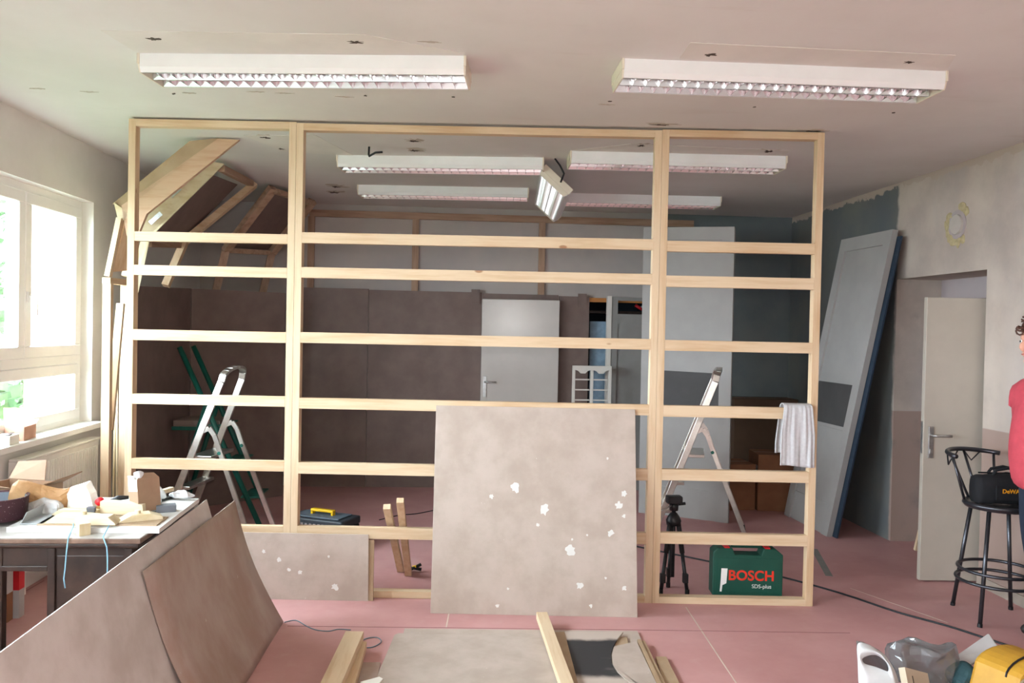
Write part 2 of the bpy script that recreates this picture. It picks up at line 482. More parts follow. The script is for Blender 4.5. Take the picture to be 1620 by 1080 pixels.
# left wall with three windows (the far one is in view)
WINS = [(3.86, 6.28), (0.55, 2.97), (-2.2, -.2)]
ZW0, ZW1 = .93, 2.56
mb = MB(); X0, X1 = XL - .36, XL
mb.span((X0, YF, 0), (X1, YB, ZW0)); mb.span((X0, YF, ZW1), (X1, YB, ZC))
ys = [YF] + [q for w in reversed(WINS) for q in w] + [YB]
for a, b in zip(ys[::2], ys[1::2]): mb.span((X0, a, ZW0), (X1, b, ZW1))
wall_left = struct('wall_left', mb, WL_M, 'white plastered window wall')
XG = XL - .12
def window(i, y0, y1):
    fr = MB(); d = .035
    def rect(m, a0, a1, b0, b1, t, x0=XG - d, x1=XG + d):
        m.span((x0, a0, b0), (x1, a1, b0 + t)); m.span((x0, a0, b1 - t), (x1, a1, b1))
        m.span((x0, a0, b0 + t), (x1, a0 + t, b1 - t)); m.span((x0, a1 - t, b0 + t), (x1, a1, b1 - t))
    rect(fr, y0, y1, ZW0, ZW1, .05)
    zt = 1.41
    fr.span((XG - d, y0 + .05, zt - .03), (XG + d, y1 - .05, zt + .03))
    w = struct('window_%d' % i, fr, WHITE_PLASTIC, 'white plastic window with upper and lower sashes')
    ROOT[w.name] = Matrix.Identity(4)
    n = 3; step = (y1 - y0 - .10) / n
    for k in range(n):
        a, b = y0 + .05 + k * step, y0 + .05 + (k + 1) * step
        sm = MB(); rect(sm, a + .003, b - .003, zt + .033, ZW1 - .053, .075, XG - .03, XG + .055)
        s_ = sm.build('sash', WHITE_PLASTIC, w, bevel=.006)
        MB().span((XG - .008, a + .07, zt + .10), (XG + .008, b - .07, ZW1 - .12)).build('pane', GLASS, s_)
        g = MB(); g.span((XG + .055, a + .02, 1.80), (XG + .066, a + .05, 1.87))
        g.tube([(XG + .066, a + .035, 1.84), (XG + .10, a + .035, 1.84), (XG + .11, a + .035, 1.82), (XG + .11, a + .035, 1.72)], .009, 8)
        g.build('sash_handle', WHITE_PLASTIC, s_, smooth=True)
    for (a, b) in ((y0 + .05, y0 + .05 + step), (y0 + .05 + step, y1 - .05)):
        sm = MB(); rect(sm, a + .003, b - .003, ZW0 + .053, zt - .033, .07, XG - .03, XG + .055)
        s_ = sm.build('sash', WHITE_PLASTIC, w, bevel=.006)
        MB().span((XG - .008, a + .06, ZW0 + .11), (XG + .008, b - .06, zt - .09)).build('pane', GLASS, s_)
    t = struct('trim_%d' % i, MB().span((XG + .035, y0 - .03, ZW0 - .02), (XL + .09, y1 + .03, ZW0 + .02)), SILL_M, 'white window sill board', bevel=.006)
    pl = bpy.data.lights.new('daylight_portal', 'AREA'); pl.shape = 'RECTANGLE'; pl.size = y1 - y0; pl.size_y = ZW1 - ZW0
    pl.cycles.is_portal = True
    po = bpy.data.objects.new('daylight_portal', pl); COL.objects.link(po)
    po.location = (XL - .34, (y0 + y1) / 2, (ZW0 + ZW1) / 2); po.rotation_euler = (R(90), 0, R(-90))
for i, (a, b) in enumerate(WINS): window(i + 1, a, b)

# back wall: pale on the left, grey on the right, an opening to a dark closet
OX0, OX1, OZ = 1.36, 2.08, 2.03
DX0, DX1 = .245, 1.06
mb = MB(); Yb0, Yb1 = YB, YB + .2
mb.span((XL, Yb0, 0), (OX0, Yb1, ZC)); mb.span((OX1, Yb0, 0), (XR, Yb1, ZC)); mb.span((OX0, Yb0, OZ), (OX1, Yb1, ZC))
wall_back = struct('wall_back', mb, WB_M, 'far wall, pale on the left and blue grey on the right')
ROOT['wall_back'] = Matrix.Identity(4)
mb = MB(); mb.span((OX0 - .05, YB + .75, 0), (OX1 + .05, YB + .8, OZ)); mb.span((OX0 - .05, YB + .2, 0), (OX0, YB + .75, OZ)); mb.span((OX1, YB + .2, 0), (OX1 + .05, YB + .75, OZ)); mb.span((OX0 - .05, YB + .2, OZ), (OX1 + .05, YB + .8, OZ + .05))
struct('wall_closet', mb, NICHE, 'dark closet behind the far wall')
MB().span((OX0, YB - .03, OZ - .035), (OX1, YB + .03, OZ + .01)).build('lintel_batten', ORANGE_WOOD, wall_back)
# right wall with door recess
RY0, RY1, RZ = 5.44, 6.60, 2.165
mb = MB()
mb.span((XR, YF, 0), (XR + .4, RY0, ZC)); mb.span((XR, RY1, 0), (XR + .4, YB, ZC)); mb.span((XR, RY0, RZ), (XR + .4, RY1, ZC))
wall_right = struct('wall_right', mb, WR_M, 'cream wall with a grey painted far end')
mb = MB(); mb.span((XR + .38, RY0 - .1, 2.0), (XR + .44, RY1 + .1, RZ + .1)); mb.span((XR + .38, RY1 - .28, 0), (XR + .44, RY1 + .1, 2.0)); mb.span((XR + .38, RY0 - .1, 0), (XR + .44, RY0 + .02, 2.0))
struct('wall_recess', mb, REVEAL_M, 'plastered back of the door recess')
mb = MB(); cy0, cy1 = RY0 - .6, RY1 + .6
mb.span((XR + 1.4, cy0, 0), (XR + 1.5, cy1, 2.6)); mb.span((XR + .4, cy0 - .1, 0), (XR + 1.5, cy0, 2.6)); mb.span((XR + .4, cy1, 0), (XR + 1.5, cy1 + .1, 2.6)); mb.span((XR + .3, cy0 - .1, 2.6), (XR + 1.5, cy1 + .1, 2.7))
struct('wall_corridor', mb, REVEAL_M, 'corridor beyond the door')
struct('wall_front', MB().span((XL - .4, YF - .2, 0), (XR + .4, YF, ZC)), WL_M, 'white wall behind the photographer')
mb = MB(); mb.span((XR - .012, 2.0, 0), (XR, RY0, .07))
struct('baseboard_right', mb, M('skirting_paint', 'a1958a', .6, .05), 'low painted skirting')

# ---------------------------------------------------------------- doors
def door_handle(parent, px, pz, y, side, mat=STEEL, dy=-1):
    parent = MB().box((px, y + dy * .006, pz - .05), (.035, .012, .22)).build('handle_plate', mat, parent, bevel=.003, w=False)
    MB().tube([(px, y, pz), (px, y + dy * .045, pz), (px + side * .02, y + dy * .055, pz), (px + side * .12, y + dy * .055, pz)], .009, 8).build('lever', mat, parent, smooth=True, w=False)
    MB().box((px, y + dy * .015, pz - .11), (.018, .012, .03)).build('lock_cylinder', mat, parent, w=False)
t = thing('door_1', 'pale grey flush door in the brown hardboard wall', None, (DX0, YB - .10, 0), (0, 0, R(-3.73))); tag(t, kind='structure')
MB().span((0, 0, .01), (DX1 - DX0, .04, 2.0)).build('leaf', DOOR_W, t, bevel=.003, w=False)
door_handle(t, .045, 1.13, 0, 1)
t = thing('door_2', 'cream door standing open in the recess of the right wall', None, (XR + .40, RY0 + .05, 0), (0, 0, R(180 - 2.5))); tag(t, kind='structure')
MB().span((0, -.02, .01), (.78, .02, 1.97)).build('leaf', DOOR_C, t, bevel=.004, w=False)
door_handle(t, .73, 1.02, .02, -1, STEEL, 1)
MB().tube([(.73, -.02, 1.02), (.73, -.07, 1.02), (.62, -.075, 1.02)], .009, 8).build('lever', BLACK_PL, t, smooth=True, w=False)
MB().box((.781, 0, 1.0), (.003, .022, .22)).build('lock_strip', STEEL, t, w=False)

# ---------------------------------------------------------------- battens and sheets on the far wall
bt = thing('wall_batten_frame', 'reddish batten with two uprights fixed high on the far pale wall', 'batten', PY(790, 345, YB))
a, b = PY(490, 338, YB - .02), PY(1097, 353, YB - .02)
zt = (a.z + b.z) / 2
MB().span((a.x, YB - .04, zt - .035), (b.x, YB, zt + .035)).build('top_batten', OLDPINE[0], bt)
for x in (657, 857, 492):
    p = PY(x, 400, YB - .02)
    MB().span((p.x - .034, YB - .035, 2.05), (p.x + .034, YB, zt - .035)).build('upright', OLDPINE[2], bt)
def sheet(label, xa, xb, z1, y=YB - .055, tabs=(), z0=0):
    t = thing('hardboard_sheet', label, 'hardboard', ((xa + xb) / 2, y, z0), group='brown hardboard sheets lining the far end')
    MB().span((xa + .002, y, z0), (xb - .002, y + .012, z1)).build('sheet', HARD_BROWN, t)
    for q in tabs: MB().span((q - .045, y - .02, z1 - .12), (q + .045, y, z1 + .03)).build('batten_end', HARD_BROWN, t)
    return t
xs = [PY(x, 600, YB - .06).x for x in (452, 581)]
sheet('brown hardboard sheet on the far wall, next to the cut-off left corner', xs[0], xs[1], 2.08)
sheet('widest brown hardboard sheet on the far wall, left of the grey door', xs[1], DX0, 2.07, tabs=(DX0 - .07,))
sheet('thin brown hardboard strip above the grey door', DX0 + .004, DX1 - .004, 2.06, z0=2.005)
sheet('narrow brown hardboard sheet between grey door and closet opening', DX1, OX0 + .03, 2.05, tabs=(OX0 - .05,))

# the cut-off corner and side sheets
SP = [PX(205, 460, -2.42), PX(302, 460, -2.42), Ps(452, 463, 161)]
def side_sheet(label, a, b, za, zb, mat=HARD_BROWN):
    a, b = V((a.x, a.y, 0)), V((b.x, b.y, 0)); n = V(((b - a).y, -(b - a).x, 0)).normalized()
    t = thing('hardboard_sheet', label, 'hardboard', (a + b) / 2, group='brown hardboard sheets lining the far end')
    MB().slab([a, b, b + V((0, 0, zb)), a + V((0, 0, za))], .012, -n).build('sheet', mat, t)
    for p in (a, b):
        q = p - n * .04 + (b - a).normalized() * (.05 if p is a else -.05)
        MB().bar(q, q + V((0, 0, min(za, zb) - .02)), .05, .05, (1, 0, 0)).build('stud', PINE[2], t)
    return t
side_sheet('brown hardboard sheet along the window side, behind the ladders', SP[0], SP[1], 1.955, 2.0)
side_sheet('brown hardboard sheet slanting across the far left corner', SP[1] + V((.004, .01, 0)), SP[2], 2.0, 2.0)
# ---------------------------------------------------------------- arched wall modules at the left
def rib(parent, pts, w, t, side, mat, name='rib'):
    for a, b in zip(pts[:-1], pts[1:]):
        MB().bar(a, b, w, t, side).build(name, mat, parent)
# nearest module: open stud frame, leaning upper part, plank with tan gable sheet
s1 = 232
A0 = Ps(171, 439, s1)
m1 = thing('arched_wall_module', 'nearest arched module: open pine frame by the window with tan gable sheet', 'set piece', (A0.x, A0.y, 0), group='arched set wall modules')
pa = V((A0.x, A0.y, 0)); pb = PX(199, 440, A0.x + .01); pb = V((pb.x, pb.y, 0))
zt1 = A0.z
for p in (pa, pb): MB().bar(p, p + V((0, 0, zt1 - .04)), .055, .045, (1, 0, 0)).build('post', PINE[2], m1)
MB().bar(pa + V((0, -.03, zt1 - .02)), pb + V((0, .03, zt1 - .02)), .055, .04, (1, 0, 0)).build('top_plate', PINE[1], m1)
MB().bar(pa + V((0, .0, .02)), pb + V((0, .0, .02)), .055, .04, (1, 0, 0)).build('bottom_plate', PINE[1], m1)
MB().bar(Ps(191, 480, 226), Ps(173, 680, 230), .03, .05, (0, 1, 0)).build('brace', PINE[2], m1)
for xa, ya, xb, yb in ((176, 790, 185, 690), (184, 790, 186, 690)):
    MB().bar(Ps(xa, ya + 150, 226), Ps(xb, yb - 170, 226), .012, .012, (1, 0, 0)).build('thin_lath', PALE[2], m1)
# leaning upper part
k0, k1, k2 = Ps(171, 437, s1), Ps(197, 338, s1), Ps(368, 222, 233)
k0b, k1b = Ps(200, 437, 224), Ps(216, 345, 222)
MB().bar(k0, Ps(190, 345, s1), .035, .05, (1, 0, 0)).build('slanted_stud', PINE[2], m1)
MB().bar(k0b, k1b, .05, .05, (1, 0, 0)).build('slanted_stud', PINE[2], m1)
MB().slab([Ps(178, 430, 231), Ps(203, 428, 226), Ps(210, 340, 226), Ps(203, 335, 231)], .012, (0, 1, 0)).build('gusset', PINE[2], m1)
MB().slab([Ps(180, 320, s1), Ps(196, 331, s1), Ps(206, 342, s1), Ps(192, 350, s1), Ps(186, 345, s1)], .03, (0, 1, 0)).build('curved_edge', PALE[0], m1)
MB().slab([Ps(200, 372, s1), Ps(192, 325, s1), Ps(345, 219, s1), Ps(378, 221, s1), Ps(232, 338, s1), Ps(212, 385, s1)], .028, (0, 1, 0)).build('roof_plank', PINKPINE, m1)
MB().slab([Ps(178, 322, 231), Ps(300, 223, 232), Ps(346, 218.5, 232), Ps(196, 332, 232)], .012, (0, 1, .0)).build('gable_sheet', HARD_TAN, m1)
# second module
g2 = (-1, -.3, 1)
t2, q2, b2 = Ps(344, 262, 206), Ps(222, 372, 214), Ps(206, 462, 217)
t3, q3, b3 = Ps(403, 291, 179), Ps(292, 382, 190), Ps(262, 452, 194)
m2 = thing('arched_wall_module', 'middle arched module with metal plates on its bright plank and dark inner sheet', 'set piece', (b2.x, (b2.y + b3.y) / 2, 0), group='arched set wall modules')
def quad_rib(parent, poly_px, thick, mat, name, back=(0, 1, 0)):
    return MB().slab([Ps(*p) for p in poly_px], thick, back).build(name, mat, parent)
quad_rib(m2, [(338, 256, 206), (355, 259, 205), (244, 369, 213), (222, 386, 214), (224, 346, 214)], .03, PALE[0], 'rib')
quad_rib(m2, [(222, 380, 214), (238, 374, 213), (219, 462, 216), (206, 462, 217)], .03, PALE[2], 'rib')
MB().bar(t3, q3, .06, .055, (0, 1, 0)).build('rib', PINE[0], m2)
MB().bar(q3, b3, .06, .055, (0, 1, 0)).build('rib', PINE[2], m2)
MB().bar(Ps(350, 266, 203), Ps(397, 290, 180), .05, .05, (0, 0, 1)).build('top_batten', OLDPINE[1], m2)
MB().bar(Ps(236, 386, 212), Ps(284, 388, 191), .045, .04, (0, 0, 1)).build('cross_batten', OLDPINE[1], m2)
quad_rib(m2, [(334, 276, 203), (376, 292, 182), (284, 386, 188), (236, 378, 209)], .006, HARD_BROWN, 'inner_sheet', (-1, .3, 1))
for (x, y, s_) in ((276, 305, 208), (246, 345, 211)):
    a = Ps(x - 9, y + 8, s_ + 2.6); b = Ps(x + 9, y - 8, s_ + 2.6)
    MB().bar(a, b, .035, .003, Ps(x + 3, y + 4, s_ + 2.6) - Ps(x, y, s_ + 2.6)).build('mending_plate', STEEL, m2)
# third module
t4, q4, b4 = Ps(432, 297, 175), Ps(357, 396, 169), Ps(341, 462, 166)
t5, q5, b5 = Ps(495, 317, 162), Ps(430, 400, 158), Ps(415, 465, 156)
m3 = thing('arched_wall_module', 'farthest arched module, dark sheet between two ribs over the corner', 'set piece', (b4.x, b4.y, 0), group='arched set wall modules')
for a, q, b in ((t4, q4, b4), (t5, q5, b5)):
    MB().bar(a, q, .075, .055, (1, .3, .5)).build('rib', OLDPINE[0], m3)
    MB().bar(q, b, .07, .055, (1, .3, 0)).build('rib', OLDPINE[2], m3)
MB().bar(t4 + V((.02, 0, -.03)), t5 + V((0, 0, -.03)), .045, .045, (0, 0, 1)).build('top_batten', OLDPINE[0], m3)
MB().bar(q4, q5, .045, .045, (0, 0, 1)).build('cross_batten', OLDPINE[0], m3)
o_ = V((-.03, .03, .03))
MB().slab([t4 + o_ + V((0, 0, -.03)), t5 + o_ + V((0, 0, -.03)), q5 + o_, q4 + o_], .006, (-1, 1, 1)).build('inner_sheet', HARD_BROWN, m3)

# ---------------------------------------------------------------- radiator
r0, r1 = PX(40, 760, XL + .12), PX(158, 760, XL + .12)
ry0, ry1 = r0.y, r1.y
t = thing('radiator', 'white ribbed panel radiator under the window', 'radiator', (XL + .08, (ry0 + ry1) / 2, .12))
MB().span((XL + .03, ry0, .16), (XL + .11, ry1, .84)).build('body', RAD_M, t, bevel=.008)
mb = MB(); n = int((ry1 - ry0) / .035)
for k in range(n):
    y = ry0 + .04 + k * (ry1 - ry0 - .06) / n; mb.span((XL + .11, y, .20), (XL + .122, y + .018, .80))
rb = mb.build('ribs', RAD_M, t, bevel=.004); tag(rb, kind='stuff')
MB().span((XL + .025, ry0 - .004, .84), (XL + .125, ry1 + .004, .855)).build('top_grille', RAD_M, t, bevel=.004)
MB().span((XL + .025, ry0 - .008, .16), (XL + .125, ry0, .84)).build('side_cover', RAD_M, t, bevel=.003)
MB().lathe([(.0, 0), (.022, 0), (.024, .02), (.016, .035), (.0, .036)], 16, (XL + .075, ry0 - .008, .78), Matrix.Rotation(R(90), 3, 'X')).build('valve', STEEL, t, smooth=True)
MB().tube([(XL + .08, ry0 - .03, .18), (XL + .08, ry0 - .03, .0)], .009, 8).build('pipe', RAD_M, t)
for y in (ry0 + .12, ry1 - .12): MB().span((XL + .004, y - .02, .0), (XL + .06, y + .02, .2)).build('bracket', RAD_M, t)

# ---------------------------------------------------------------- stud frame across the room
FN = V((math.sin(YAW), math.cos(YAW), 0)); FR = V((math.cos(YAW), -math.sin(YAW), 0))
fp = Pz(1281, 959)
def FU(x, y):
    p = Pp(x, y, fp, FN); d = p - fp; return d.dot(FR), p.z
def frame_panel(label, xa, xb, ytop, xr, rails, ybot):
    u0, u1 = FU(xa, 560)[0], FU(xb, 560)[0]; zt = min(FU((xa + xb) / 2, ytop)[1], ZC - .012)
    base = V((fp.x, fp.y, 0)) + FR * ((u0 + u1) / 2)
    t = thing('stud_frame', label, 'wooden frame', base, (0, 0, -YAW), group='pine stud frames joined into a partition')
    h = (u1 - u0) / 2; pw, pd = .044, .062
    for sgn in (-1, 1): MB().span((sgn * h, 0, 0), (sgn * (h - pw), pd, zt)).build('post', PINE[2], t, bevel=.0015, w=False)
    MB().span((-h + pw, 0, zt - .044), (h - pw, pd, zt)).build('rail', PINE[0], t, bevel=.0015, w=False)
    MB().span((-h + pw, 0, 0), (h - pw, pd, .042)).build('rail', PINE[0], t, bevel=.0015, w=False)
    for ya, yb in rails:
        za, zb = FU(xr, ya)[1], FU(xr, yb)[1]
        MB().span((-h + pw, 0, zb), (h - pw, .042, za)).build('rail', PINE[0], t, bevel=.0015, w=False)
    return t
frame_panel('left narrow pine stud frame, standing behind the desk', 199, 463.3, 186, 333, [(368, 383), (421, 437), (523, 540), (625, 641), (727, 743.5), (830, 845)], 955)
frame_panel('wide middle pine stud frame with the square board leaning on it', 463.6, 1040, 200, 773, [(373, 390), (428, 445), (531, 548), (635, 652), (737, 755), (838, 856)], 950)
frame_panel('right narrow pine stud frame with the towel hanging on it', 1040.3, 1296, 206, 1180, [(383, 400), (438, 456), (540, 557), (643.5, 661.5), (744.5, 762), (845, 862.5)], 957)

# ---------------------------------------------------------------- boards leaning against the frame
fpl = fp - FN * .016
def lean(px_bottom, px_top, plane_p, t, name, label, mat, cat='board', extra=None):
    b = [Pz(*p) for p in px_bottom]; tp = [Pp(x, y, plane_p, FN) for x, y in px_top]
    b[1] = b[0] + FR * (b[1] - b[0]).dot(FR); tp[1] = tp[0] + FR * (tp[1] - tp[0]).dot(FR)
    o = thing(name, label, cat, (b[0] + b[-1]) / 2)
    MB().slab(b + tp[::-1], t, FN).build('sheet', mat, o, bevel=.0015)
    return o, b, tp
ob, bb, tb = lean([(681, 970), (1007, 973)], [(690, 641), (1005, 645)], fpl, .012, 'fibreboard_sheet', 'big square beige fibreboard with white plaster splashes, leaning on the middle frame', HARD_GREY)
def on_board(x, y, b, tp):
    n = (b[1] - b[0]).cross(tp[0] - b[0]).normalized()
    if n.dot(FN) > 0: n = -n
    return Pp(x, y, b[0], n), n, (b[1] - b[0]).normalized()
def splash(x, y, r, seed, b, tp, parent):
    c, n, u = on_board(x, y, b, tp); v = n.cross(u); rnd = random.Random(seed); pts = []
    for i in range(14):
        a = 2 * math.pi * i / 14; k = r * (.55 + .6 * rnd.random()) / 252
        pts.append(c + u * (math.cos(a) * k) + v * (math.sin(a) * k) - n * .0005)
    MB().slab(pts, .0025, n).build('plaster_splash', PLASTER_W, parent)
for i, (x, y, r) in enumerate([(815, 771, 8), (861, 806, 8.5), (902, 870, 9), (966, 843, 5.5), (917, 926, 5.5), (987, 781, 5), (979, 799, 6), (987, 816, 3), (987, 930, 4), (851, 830, 3), (777, 785, 4), (905, 853, 2), (961, 725, 2), (787, 958, 3), (935, 958, 3), (804, 931, 2), (958, 914, 2), (929, 846, 2)]):
    splash(x, y, r, 100 + i, bb, tb, ob)
ob2, b2_, t2_ = lean([(352, 946), (580, 955.5)], [(352, 841), (583, 847.5)], fp - FN * .030, .011, 'fibreboard_sheet', 'low wide grey fibreboard leaning on the bottom of the left frames', HARD_GREY)
for i, (x, y, r) in enumerate([(417, 872, 3.5), (442, 885, 4), (457, 901, 3), (475, 905, 3.5), (530, 928, 6), (520, 880, 2)]): splash(x, y, r, 200 + i, b2_, t2_, ob2)
lean([(560, 950), (590, 951)], [(560, 853.5), (592, 855)], fp - FN * .014, .011, 'fibreboard_sheet', 'narrow fibreboard edge showing behind the low grey board', HARD_TAN)

# two studs leaning over the middle frame's lower rail
for lab, tx, ty, bx, by, s_ in (('shorter pine offcut poking over the lower rail, left of its twin', 612, 801, 634, 904, 256), ('longer pine offcut poking over the lower rail, right of its twin', 633, 791, 646, 910, 258)):
    b = Pz(bx, by); tp = Ps(tx, ty, s_)
    o = MB().bar(b + V((0, 0, .012)), tp, .045, .038, (1, 0, 0)).build('pine_offcut', PINE[2], bevel=.0015)
    tag(o, lab, 'offcut', 'pine offcuts leaning over the rail')
# towel
def towel():
    xs0 = FU(1262, 645); cu, cz = xs0; top = cz + .012
    def fn(a, v):
        w = .080 + .026 * min(1, abs(v - .42) * 3)
        L = -0.36 + 0.78 * v                       # negative: behind the rail, positive: in front
        u = cu - .006 + (a - .5) * 2 * w - .010 * max(0, L)
        fold = (.016 * mnoise.noise(V((a * 5 + .4 * L, L * 1.5, 3))) + .010 * mnoise.noise(V((a * 11, L * 2.5, 7)))) * min(1, abs(L) * 5 + .3) + .012
        if abs(L) < .05: y, z = .021 - L / .05 * .036, top + .012 * math.cos(L / .05 * 1.5)
        elif L > 0: y, z = -.022 - .03 * (L - .05), top - (L - .05)
        else: y, z = .066 + .02 * (-L), top - (-L - .05)
        z += .02 * math.sin(a * 4 + 1) * max(0, abs(L) - .1)
        return fp + FR * u + FN * (y - abs(fold) * (1 if L > 0 else -1)) + V((0, 0, z - fp.z))
    o = MB().grid(fn, 36, 40).build('towel', TOWEL, smooth=True, solid=.006)
    tag(o, 'light grey terry towel hanging over a rail of the right frame', 'towel')
towel()

# ---------------------------------------------------------------- ceiling lamps
def make_lamp(label, loc, rot, L=1.54, W=.27):
    t = thing('ceiling_lamp', label, 'lamp', loc, rot, 'twin louvre ceiling lamps')
    H = .085; h = L / 2; w = W / 2
    mb = MB(); mb.span((-h, -w, -.012), (h, w, 0)); mb.span((-h, -w, -.062), (h, -w + .006, -.012)); mb.span((-h, w - .006, -.062), (h, w, -.012))
    for s_ in (-1, 1):
        mb.hexa([V((-h, s_ * w, -.062)), V((h, s_ * w, -.062)), V((h, s_ * (w - .006), -.062)), V((-h, s_ * (w - .006), -.062)),
                 V((-h, s_ * (w - .012), -H)), V((h, s_ * (w - .012), -H)), V((h, s_ * (w - .022), -H)), V((-h, s_ * (w - .022), -H))])
    mb.build('housing', LAMP_W, t, w=False)
    for s_ in (-1, 1):
        c = MB(); c.span((s_ * h, -w - .006, -.05), (s_ * (h + .012), w + .006, .0))
        c.hexa([V((s_ * h, -w, -.05)), V((s_ * (h + .01), -w, -.05)), V((s_ * (h + .01), w, -.05)), V((s_ * h, w, -.05)),
                V((s_ * h, -w + .014, -H - .003)), V((s_ * (h + .008), -w + .014, -H - .003)), V((s_ * (h + .008), w - .014, -H - .003)), V((s_ * h, w - .014, -H - .003))])
        c.build('end_cap', LAMP_CAP, t, w=False, bevel=.002)
    ch = w - .024
    rf = MB()
    for s_ in (-1, 1):
        prof = [(.004, -H), (.012, -.055), (.03, -.026), (ch / 2, -.018), (ch - .03, -.026), (ch - .012, -.055), (ch - .002, -H)]
        for (y0, z0), (y1, z1) in zip(prof[:-1], prof[1:]):
            rf.add([(-h + .004, s_ * y0, z0), (h - .004, s_ * y0, z0), (h - .004, s_ * y1, z1), (-h + .004, s_ * y1, z1)], [(0, 1, 2, 3)])
    rf.build('reflector', ALU_MIRROR, t, w=False, smooth=True)
    for s_ in (-1, 1): MB().tube([(-h + .02, s_ * ch / 2, -.036), (h - .02, s_ * ch / 2, -.036)], .012, 10).build('tube', TUBE_M, t, w=False, smooth=True)
    MB().span((-h + .004, -.004, -H), (h - .004, .004, -.05)).build('centre_rib', ALU_MIRROR, t, w=False)
    # one cross blade: concave V section
    lm = MB(); n = 6
    for s_ in (-1, 1):
        for k in range(n):
            f0, f1 = k / n, (k + 1) / n
            y0, y1 = s_ * (.004 + f0 * (ch - .006)), s_ * (.004 + f1 * (ch - .006))
            tp0 = -H + .012 + .034 * (abs(f0 - .5) * 2) ** 2; tp1 = -H + .012 + .034 * (abs(f1 - .5) * 2) ** 2
            lm.hexa([V((-.0006, y0, -H)), V((.0006, y0, -H)), V((.0006, y1, -H)), V((-.0006, y1, -H)), V((-.006, y0, tp0)), V((.006, y0, tp0)), V((.006, y1, tp1)), V((-.006, y1, tp1))])
    first = None; N = 24
    for k in range(1, N):
        x = -h + k * L / N
        if first is None: first = lm.build('lamella', ALU_MIRROR, t, w=False); first.location = (x, 0, 0)
        else: copy_part(first, t, (x, 0, 0))
    return t
def lamp_px(label, xa, ya, xb, yb):
    a, b = Pz(xa, ya, ZC), Pz(xb, yb, ZC); d = b - a; c = (a + b) / 2
    ang = math.atan2(d.y, d.x); off = V((-math.sin(ang), math.cos(ang), 0)) * .135
    return make_lamp(label, (c.x + off.x, c.y + off.y, ZC), (0, 0, ang), L=d.length - .024)
lamp_px('big near ceiling lamp on the left, closest to the window', 217, 84, 738, 88)
lamp_px('big near ceiling lamp on the right', 984, 92, 1500, 112)
lamp_px('ceiling lamp behind the middle frame, with a loose wire at its edge', 532, 245, 861, 249)
lamp_px('ceiling lamp seen through the right frame, second row', 902, 238, 1246, 247)
lamp_px('farthest ceiling lamp in the middle, partly above the far batten', 565, 292, 837, 297)
lamp_px('farthest ceiling lamp on the right, half hidden by the hanging one', 893, 305, 1142, 311)
# the hanging, twisted lamp
na, nb = Ps(880, 285, 212), Ps(866, 332, 168)
d = (nb - na).normalized(); up0 = V((0, 0, 1)); sx = d
wd = sx.cross(up0).normalized(); upn = wd.cross(sx)
th = R(42); yv = wd * -1
yv = (wd * math.cos(th) - upn * math.sin(th)); zv = sx.cross(yv).normalized()
if zv.z < 0: zv = -zv; yv = -yv
rotm = Matrix((sx, yv, zv)).transposed(); L_ = (nb - na).length
make_lamp('loose ceiling lamp dangling twisted between the rows', (na + nb) / 2 + zv * .04, rotm.to_euler(), L=min(L_, 1.54))
o = MB().tube([V((na.x - .02, na.y - .05, ZC)), na + V((.02, -.05, .10)), na + V((.05, -.06, .04)), na + V((.03, -.03, -.02))], .007, 8).build('hanging_cable', BLACK_CABLE, smooth=True)
tag(o, 'short black cable holding the dangling lamp', 'cable')
c = Pz(584, 232, ZC)
o = MB().tube([c, c + V((.0, -.02, -.06)), c + V((.005, -.04, -.075)), c + V((.05, -.05, -.05)), c + V((.10, -.05, -.045))], .008, 6).build('loose_wire', BLACK_CABLE, smooth=True)
tag(o, 'loose bent black wire sticking out of the ceiling patch', 'wire')

# ---------------------------------------------------------------- desk and the hardboards leaning on it
TZ = .80
f0 = Pz(222, 852, TZ); DXR = f0.x; DYF = f0.y; DYB = Pz(318, 791, TZ).y; DXL = DXR - 1.35
t = thing('desk', 'old dark wooden desk with moulded top, heaped with things', 'desk', ((DXL + DXR) / 2, (DYF + DYB) / 2, 0))
MB().span((DXL, DYF, TZ - .022), (DXR, DYB, TZ - .001)).build('table_top', DESKTOP, t, bevel=.003)
MB().span((DXL + .006, DYF + .006, TZ - .004), (DXR - .006, DYB - .006, TZ)).build('dusty_surface', M('dusty_desk_top', 'b3aea8', .5, .1, scale=9), t)
MB().span((DXL + .012, DYF + .012, TZ - .045), (DXR - .012, DYB - .012, TZ - .022)).build('moulding', DARKWOOD, t, bevel=.008)
px0, px1 = PY(76, 900, DYF + .04).x, DXR - .045
ap = PY(50, 903, DYF + .04).z
MB().span((DXL + .05, DYF + .04, ap), (px1, DYF + .06, TZ - .045)).build('apron', DARKWOOD, t)
MB().span((DXL + .05, DYF + .034, ap), (px0, DYF + .04, ap + .022)).build('apron_lip', DARKWOOD, t, bevel=.003)
a, b = px0, px1
MB().span((a, DYF + .045, .06), (b, DYB - .05, TZ - .05)).build('pedestal', DARKWOOD, t)
MB().span((a, DYF + .032, .06), (a + .03, DYF + .045, TZ - .05)).build('pilaster', DARKWOOD, t, bevel=.003)
MB().span((b - .03, DYF + .032, .06), (b, DYF + .045, TZ - .05)).build('pilaster', DARKWOOD, t, bevel=.003)
MB().span((a + .035, DYF + .038, .10), (b - .035, DYF + .045, TZ - .08)).build('door_panel', DARKWOOD, t, bevel=.004)
MB().span((a - .01, DYF + .03, 0), (b + .01, DYB - .04, .06)).build('plinth', DARKWOOD, t)
lx = PY(4, 930, DYF + .04).x
MB().span((lx - .06, DYF + .035, 0), (lx, DYF + .075, TZ - .045)).build('leg', DARKWOOD, t, bevel=.004)
